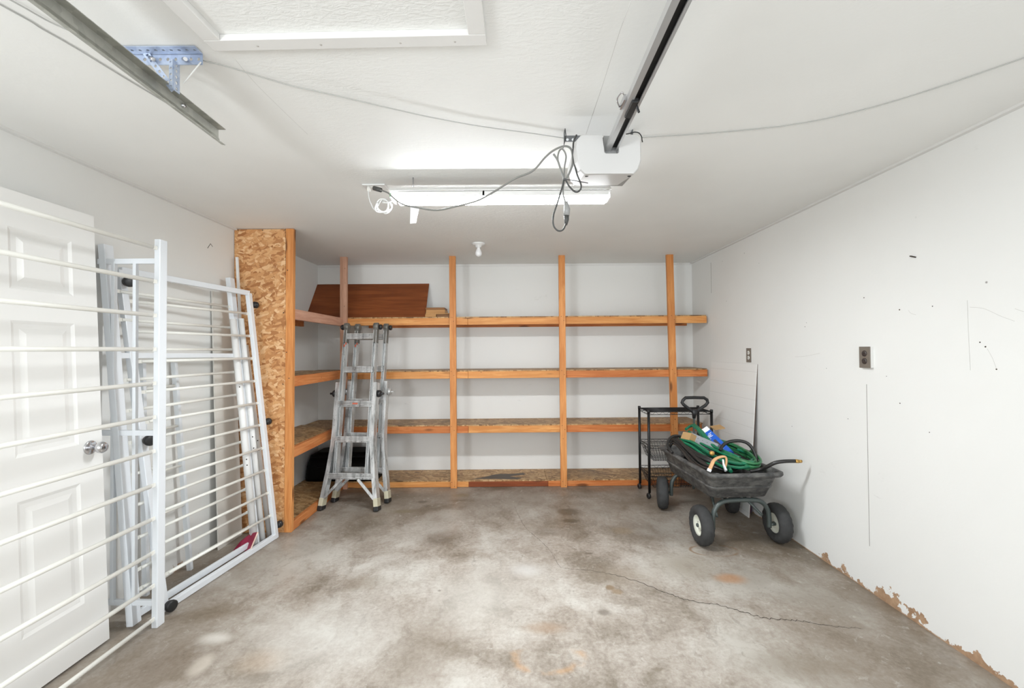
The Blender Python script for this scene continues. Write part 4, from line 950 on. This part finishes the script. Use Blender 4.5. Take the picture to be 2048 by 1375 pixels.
# grey extension cord
gc = thing('extension_cord', PY(1000, 400, 2.1), 'grey extension cord sagging from the ceiling outlet to the door opener', 'cord')
MB().cyl(PY(748, 376, 2.5), PY(762, 380, 2.48), .013, 10).build('plug', CORDD, gc)
seg = [(757, 379, 2.49), (775, 385, 2.40), (790, 398, 2.32), (805, 408, 2.28), (830, 414, 2.24), (872, 420, 2.2), (910, 413, 2.15), (955, 401, 2.1), (990, 382, 2.02), (1030, 357, 1.96), (1065, 342, 1.92), (1090, 315, 1.88), (1108, 300, 1.86), (1130, 292, 1.85), (1143, 300, 1.85), (1145, 325, 1.85), (1139, 345, 1.85), (1130, 358, 1.85), (1122, 340, 1.85), (1115, 320, 1.85), (1107, 308, 1.85)]
MB().tube(smooth_path([PY(*p) for p in seg], 8), .0045, 8).build('cord', CORDG, gc)
MB().tube(smooth_path([PY(*p) for p in [(1130, 358, 1.85), (1124, 345, 1.85), (1116, 320, 1.85), (1118, 303, 1.85), (1125, 298, 1.85), (1132, 312, 1.85), (1129, 335, 1.85), (1128, 360, 1.85), (1126, 385, 1.85), (1130, 402, 1.85), (1132, 412, 1.85)]], 8), .0035, 8).build('cord', CORDG, gc)
MB().tube([PY(1132, 403, 1.85), PY(1134, 418, 1.85), PY(1133, 431, 1.85)], [.008, .014, .013], 10).build('connector', OPEN2, gc)
oc = thing('opener_cord', PY(1130, 400, 1.85), 'dark power cord looping down from the garage door opener', 'cord')
MB().tube(smooth_path([PY(*p) for p in [(1153, 270, 1.86), (1147, 285, 1.84), (1147, 315, 1.83), (1153, 345, 1.82), (1162, 370, 1.82), (1159, 381, 1.82), (1150, 383, 1.82), (1138, 372, 1.83), (1129, 358, 1.84), (1125, 372, 1.84), (1116, 402, 1.84), (1107, 430, 1.84), (1107, 450, 1.84), (1116, 461, 1.84), (1126, 459, 1.84), (1132, 447, 1.845)]], 8), .0038, 8).build('cord', CORDD, oc)
MB().tube([PY(1133, 430, 1.85), PY(1133, 440, 1.85), PY(1132, 450, 1.85)], [.012, .0105, .005], 10).build('plug', CORDD, oc)
MB().tube([PY(1130, 257, 1.86), PY(1132, 272, 1.86), PY(1128, 290, 1.86), PY(1125, 299, 1.86)], .0018, 6).tube([PY(1126, 358, 1.84), PY(1150, 361, 1.81), PY(1176, 366, 1.80)], .0016, 6).build('cable_tie', BLK, oc)

# ------------------------------------------------------------------ garage door opener
def opener():
    t = thing('garage_door_opener', (.41, 1.9, 2.13), 'white garage door opener hanging from the ceiling with a steel rail running towards the viewer', 'door opener')
    yn = 1.76; x0, x1 = PY(1152, 310, yn).x, PY(1282, 310, yn).x; zt = PY(1220, 269, yn).z; zb = PY(1220, 347, yn).z; xn0, xn1 = PY(1209, 300, yn).x, PY(1238, 300, yn).x; zn = PY(1220, 306, yn).z
    n = .0
    prof = [(x0+.022, zt), (xn0-.008, zt), (xn0+.001, zn+.004), (xn0+.006, zn), (xn1-.004, zn), (xn1, zn+.004), (xn1, zt), (x1-.014, zt), (x1, zt-.012), (x1, zb+.055), (x1-.012, zb+.02), (x1-.03, zb), (x0+.038, zb), (x0+.016, zb+.02), (x0+.006, zb+.055), (x0, zb+.11), (x0+.004, zt-.02)]
    body = MB(); front = [Vector((x, yn, z)) for x, z in prof]; mid = [Vector((.39+(x-.39)*1.02, yn+.012, z+.0)) for x, z in prof]
    back = [Vector((.39+(x-.39)*1.0, 2.03, z+(.055 if z < zb+.06 else 0))) for x, z in prof]
    body.loft([[Vector((.39+(p.x-.39)*.985, p.y, p.z*.998+.0045)) for p in front], mid, back], smooth=False)
    body.build('housing', OPEN, t, bevel=.006, seg=3)
    # underside light panel
    a, b, c, d = PY(1169, 347, yn+.02), PY(1268, 347, yn+.02), PY(1245, 372, 2.06), PY(1146, 372, 2.06)
    und = MB(); lo = [a, b, c, d]; und.loft([[p+Vector((0, 0, .02)) for p in lo], lo], smooth=False); und.build('underside_cover', OPEN2, t, bevel=.003)
    MB().prism([lerp(a, b, .05)+Vector((0, -.004, .003)), lerp(a, b, .5)+Vector((0, -.014, .008)), lerp(a, b, .92)+Vector((0, -.004, .003)), lerp(a, b, .5)+Vector((0, -.004, -.002))], (0, .006, 0)).build('cover_gap', BLK, t)
    m = lerp(lerp(a, b, .35), lerp(d, c, .35), .12); m2 = lerp(lerp(a, b, .66), lerp(d, c, .66), .12); m3 = lerp(lerp(a, b, .64), lerp(d, c, .64), .30); m4 = lerp(lerp(a, b, .33), lerp(d, c, .33), .30)
    MB().prism([m, m2, m3, m4], (0, 0, -.0015)).build('rating_label', simple('beige_label', sr(206, 200, 182), .5), t)
    sd_ = MB()
    for p in (lerp(a, b, .06)+Vector((0, .02, -.002)), lerp(a, b, .93)+Vector((0, .02, -.002))): sd_.lathe([(0, .003), (.007, .002), (.008, 0)], p, (0, 0, -1), 10)
    sd_.build('screw', BLK, t)
    # brackets
    MB().box((PY(1129, 275, 1.9).x, 1.9, PY(1129, 283, 1.9).z), (x0+.1, 1.903, PY(1129, 271, 1.9).z)).build('mount_strap', simple('strap_grey', sr(120, 122, 124), .4, .6), t)
    MB().box((PY(1129, 275, 1.9).x, 1.9, PY(1129, 283, 1.9).z), (PY(1129, 275, 1.9).x+.003, 1.93, H)).box((.55, 1.9, 2.27), (.553, 1.93, H)).build('hanger_strap', simple('strap_grey_dark', sr(104, 106, 108), .4, .6), t)
    hl = MB()
    for px_ in (1135, 1146): hl.lathe([(0, .001), (.006, .0005), (.006, 0)], PY(px_, 279, 1.8995), (0, -1, 0), 12)
    hl.build('strap_hole', WHT, t)
    # rail
    rz = PY(1223, 290, yn).z
    xr0 = PY(1224, 300, 1.78).x; 
    ra = Vector((xr0, 1.80, rz-.012)); rb = Vector((PY(1354, 0, 1.0).x, -.9, rz-.0))
    r1 = PZ(1364, 0, rz); dirn = (r1-ra).normalized(); rb = ra+dirn*2.6
    w = .046
    mb = MB()
    for s in (-1, 1):
        o_ = Vector((s*w/2, 0, 0)); mb.bar(ra+o_+Vector((0, 0, .012)), rb+o_+Vector((0, 0, .012)), .003, .026)
        lw_ = .018 if s < 0 else .008; o_ = Vector((s*(w/2-lw_/2), 0, 0)); mb.bar(ra+o_, rb+o_, lw_, .003)
    mb.build('rail', RAILM, t)
    MB().bar(ra+Vector((0, 0, .018)), rb+Vector((0, 0, .018)), w-.004, .003).build('rail_channel', RAILD, t)
    # trolley
    tc = lerp(ra, r1, .42)
    MB().box(tuple(tc+Vector((-.012, -.05, -.010))), tuple(tc+Vector((.010, .05, .006)))).build('trolley', RAILD, t, bevel=.002)
    MB().bar(tc+Vector((-.03, -.03, .02)), tc+Vector((-.03, .03, .02)), .008, .02).tube(smooth_path([tc+Vector((-.035, .03, .02)), tc+Vector((-.05, 0, .03)), tc+Vector((-.042, -.03, .035)), tc+Vector((-.03, -.02, .03))], 5), .0025, 6).build('release_bracket', CHROME, t)
    MB().bar(PY(1272, 208, 1.45), PY(1278, 225, 1.45), .006, .006, (0, 1, 0)).build('release_arm', BLK, t)
    # chain slack at top right
    pts = [PY(x, y, 1.78) for x, y in [(1252, 268), (1262, 266), (1270, 264), (1278, 266), (1283, 273), (1284, 280), (1285, 284)]]
    MB().tube(smooth_path(pts, 5), .0022, 6).build('loose_wire', BLK, t)
    MB().box((xn0+.004, yn+.03, zn+.001), (xn1-.003, yn+.05, zt+.01)).build('rail_pocket', OPEN2, t)
opener()

# ------------------------------------------------------------------ bell wires on the ceiling
def wire(pts, z, r, lab, off=0):
    P = smooth_path([PZ(x, y, z) for x, y in pts], 6)
    tag(MB().tube(P, r, 5).build('bell_wire', BELL), lab, 'wire')
wire([(405, 121), (450, 132), (500, 147), (560, 165), (590, 173), (650, 186), (740, 207), (850, 232), (940, 249), (1000, 258), (1060, 266), (1128, 276)], H-.012, .0022, 'thin wire running from the perforated hanger to the door opener')
wire([(1284, 275), (1370, 270), (1450, 264), (1560, 253), (1640, 240), (1725, 220), (1800, 199), (1900, 167), (2048, 116), (2100, 95)], H-.004, .0022, 'thin wire stapled to the ceiling right of the door opener')
wire([(-40, -15), (0, 9), (60, 42), (85, 58), (150, 95), (240, 150), (335, 207)], H-.004, .0022, 'thin wire on the ceiling left of the metal door track')
wire([(10, -6), (50, 16), (100, 44), (150, 66)], H-.008, .0022, 'short upper wire passing behind the metal door track at the top left')
# ------------------------------------------------------------------ door track
def track():
    ye = PY(447, 275, 1.69).y; e = PY(436, 272, 1.69); xw = e.x; zc = e.z
    t = thing('garage_door_track', (xw, 1.0, zc-.03), 'galvanised steel garage door track crossing the upper left corner', 'door track')
    # cross-section: web at left, flanges reaching right, small lips
    hh = .027; L0 = Vector((xw, 1.69, zc)); near = PZ(80, 0, zc)
    d = (near-L0); d.z = 0; d.normalize(); L1 = L0+d*2.2
    sec = [(0, hh), (.030, hh), (.030, hh-.002), (.002, hh-.002), (.002, -.004), (.008, -.020), (.016, -.029), (.028, -.034), (.028, -.037), (.014, -.034), (.004, -.024), (0, -.010)]
    q = Vector((d.y, -d.x, 0)); q = q if q.x > 0 else -q
    MB().loft([[L0+q*a+Vector((0, 0, b)) for a, b in sec], [L1+q*a+Vector((0, 0, b)) for a, b in sec]], smooth=False).build('channel', TRACK, t)
    b = PX(363, 211, xw+.004); MB().lathe([(0, .012), (.007, .012), (.007, 0)], b, (1, 0, 0), 6).lathe([(0, .004), (.012, .003), (.013, 0)], b, (1, 0, 0), 14).build('bolt', CHROME, t)
    # hanger
    g = thing('perforated_hanger', (-1.15, 1.42, 2.2), 'bluish galvanised perforated angle bracket holding the door track', 'bracket')
    def perf(P0, U, V, L, w, th, n, r, name, parent=g):
        """perforated strip from P0 along U, width along V"""
        U = Vector(U).normalized(); V = Vector(V).normalized(); Nn = U.cross(V); mb = MB(); cell = L/n; P0 = Vector(P0)
        for i in range(n):
            c = P0+U*(i+.5)*cell; out = []; cir = []
            for k in range(12):
                a = 2*PI*k/12+PI/12; cx, cy = math.cos(a), math.sin(a); m = max(abs(cx), abs(cy)); out.append(c+U*(cx/m*cell/2)+V*(cy/m*w/2)); cir.append(c+U*cx*r+V*cy*r)
            for off in (0, th):
                vs = [p+Nn*off for p in out]+[p+Nn*off for p in cir]; mb.add(vs, [(k, (k+1) % 12, 12+(k+1) % 12, 12+k) for k in range(12)])
            mb.add(cir+[p+Nn*th for p in cir], [(k, (k+1) % 12, 12+(k+1) % 12, 12+k) for k in range(12)])
        a, b_ = P0-V*w/2, P0+V*w/2; e1, e2 = a+U*L, b_+U*L
        for p, q_ in ((a, e1), (b_, e2), (a, b_), (e1, e2)): mb.add([p, q_, q_+Nn*th, p+Nn*th], [(0, 1, 2, 3)])
        return mb.build(name, GALV, parent)
    xe = PZ(403, 106, H-.004).x; yv = PZ(403, 106, H-.001).y
    perf((xe, yv, H-.021), (-1, 0, 0), (0, 0, 1), .25, .036, .0025, 10, .0055, 'angle_flange')
    perf((xe+.002, yv+.0-.02, H-.0035), (-1, 0, 0), (0, 1, 0), .25, .034, .0022, 10, .0045, 'angle_flange')
    # vertical strut (angle) and diagonal
    sx = xw+.004; st = Vector((PY(360, 110, yv-.006).x, yv-.006, H-.02))
    perf((-1.090, yv-.012, H-.03), (0, 0, -1), (1, 0, 0), .098, .012, .0025, 5, .0035, 'upright_flange')
    perf((-1.085, yv+.001, H-.03), (0, 0, -1), (0, 1, 0), .098, .026, .0025, 5, .0055, 'upright_flange')
    dgt = PY(292, 106, yv-.004); dgb = PY(352, 184, yv+.02)
    dgt.y = yv-.0045; dgb.y = yv+.012
    dv_ = (dgb-dgt); perf(dgt, dv_, Vector((-dv_.z, 0, dv_.x)), dv_.length, .019, .0025, 7, .0045, 'diagonal_strap')
    MB().cyl(PY(300, 115, yv-.012), PY(308, 119, yv-.02), .006, 8).cyl(PY(367, 118, yv-.004), PY(371, 118, yv-.02), .006, 8).build('bolt', CHROME, g)
    MB().tube([PY(402, 124, yv-.004), PY(385, 145, yv), PY(367, 167, yv+.005)], .0022, 6).build('tie_wire', CORDW, g)
track()

# ------------------------------------------------------------------ bulb
bp = PZ(957, 486.5, H)
t = thing('bare_bulb', (bp.x, bp.y, H-.12), 'unlit bare bulb in a white porcelain ceiling holder', 'bulb')
MB().lathe([(0, 0), (.062, 0), (.062, .006), (.05, .014), (.03, .018), (.026, .035), (.021, .04), (0, .04)], (bp.x, bp.y, H-.0005), (0, 0, -1), 32).build('lamp_holder', PORC, t)
MB().lathe([(.014, .036), (.015, .045), (.018, .055), (.027, .075), (.0305, .092), (.027, .108), (.016, .119), (0, .122)], (bp.x, bp.y, H), (0, 0, -1), 28).build('glass_bulb', simple('frosted_glass', sr(238, 238, 238), .2, 0, .01), t)
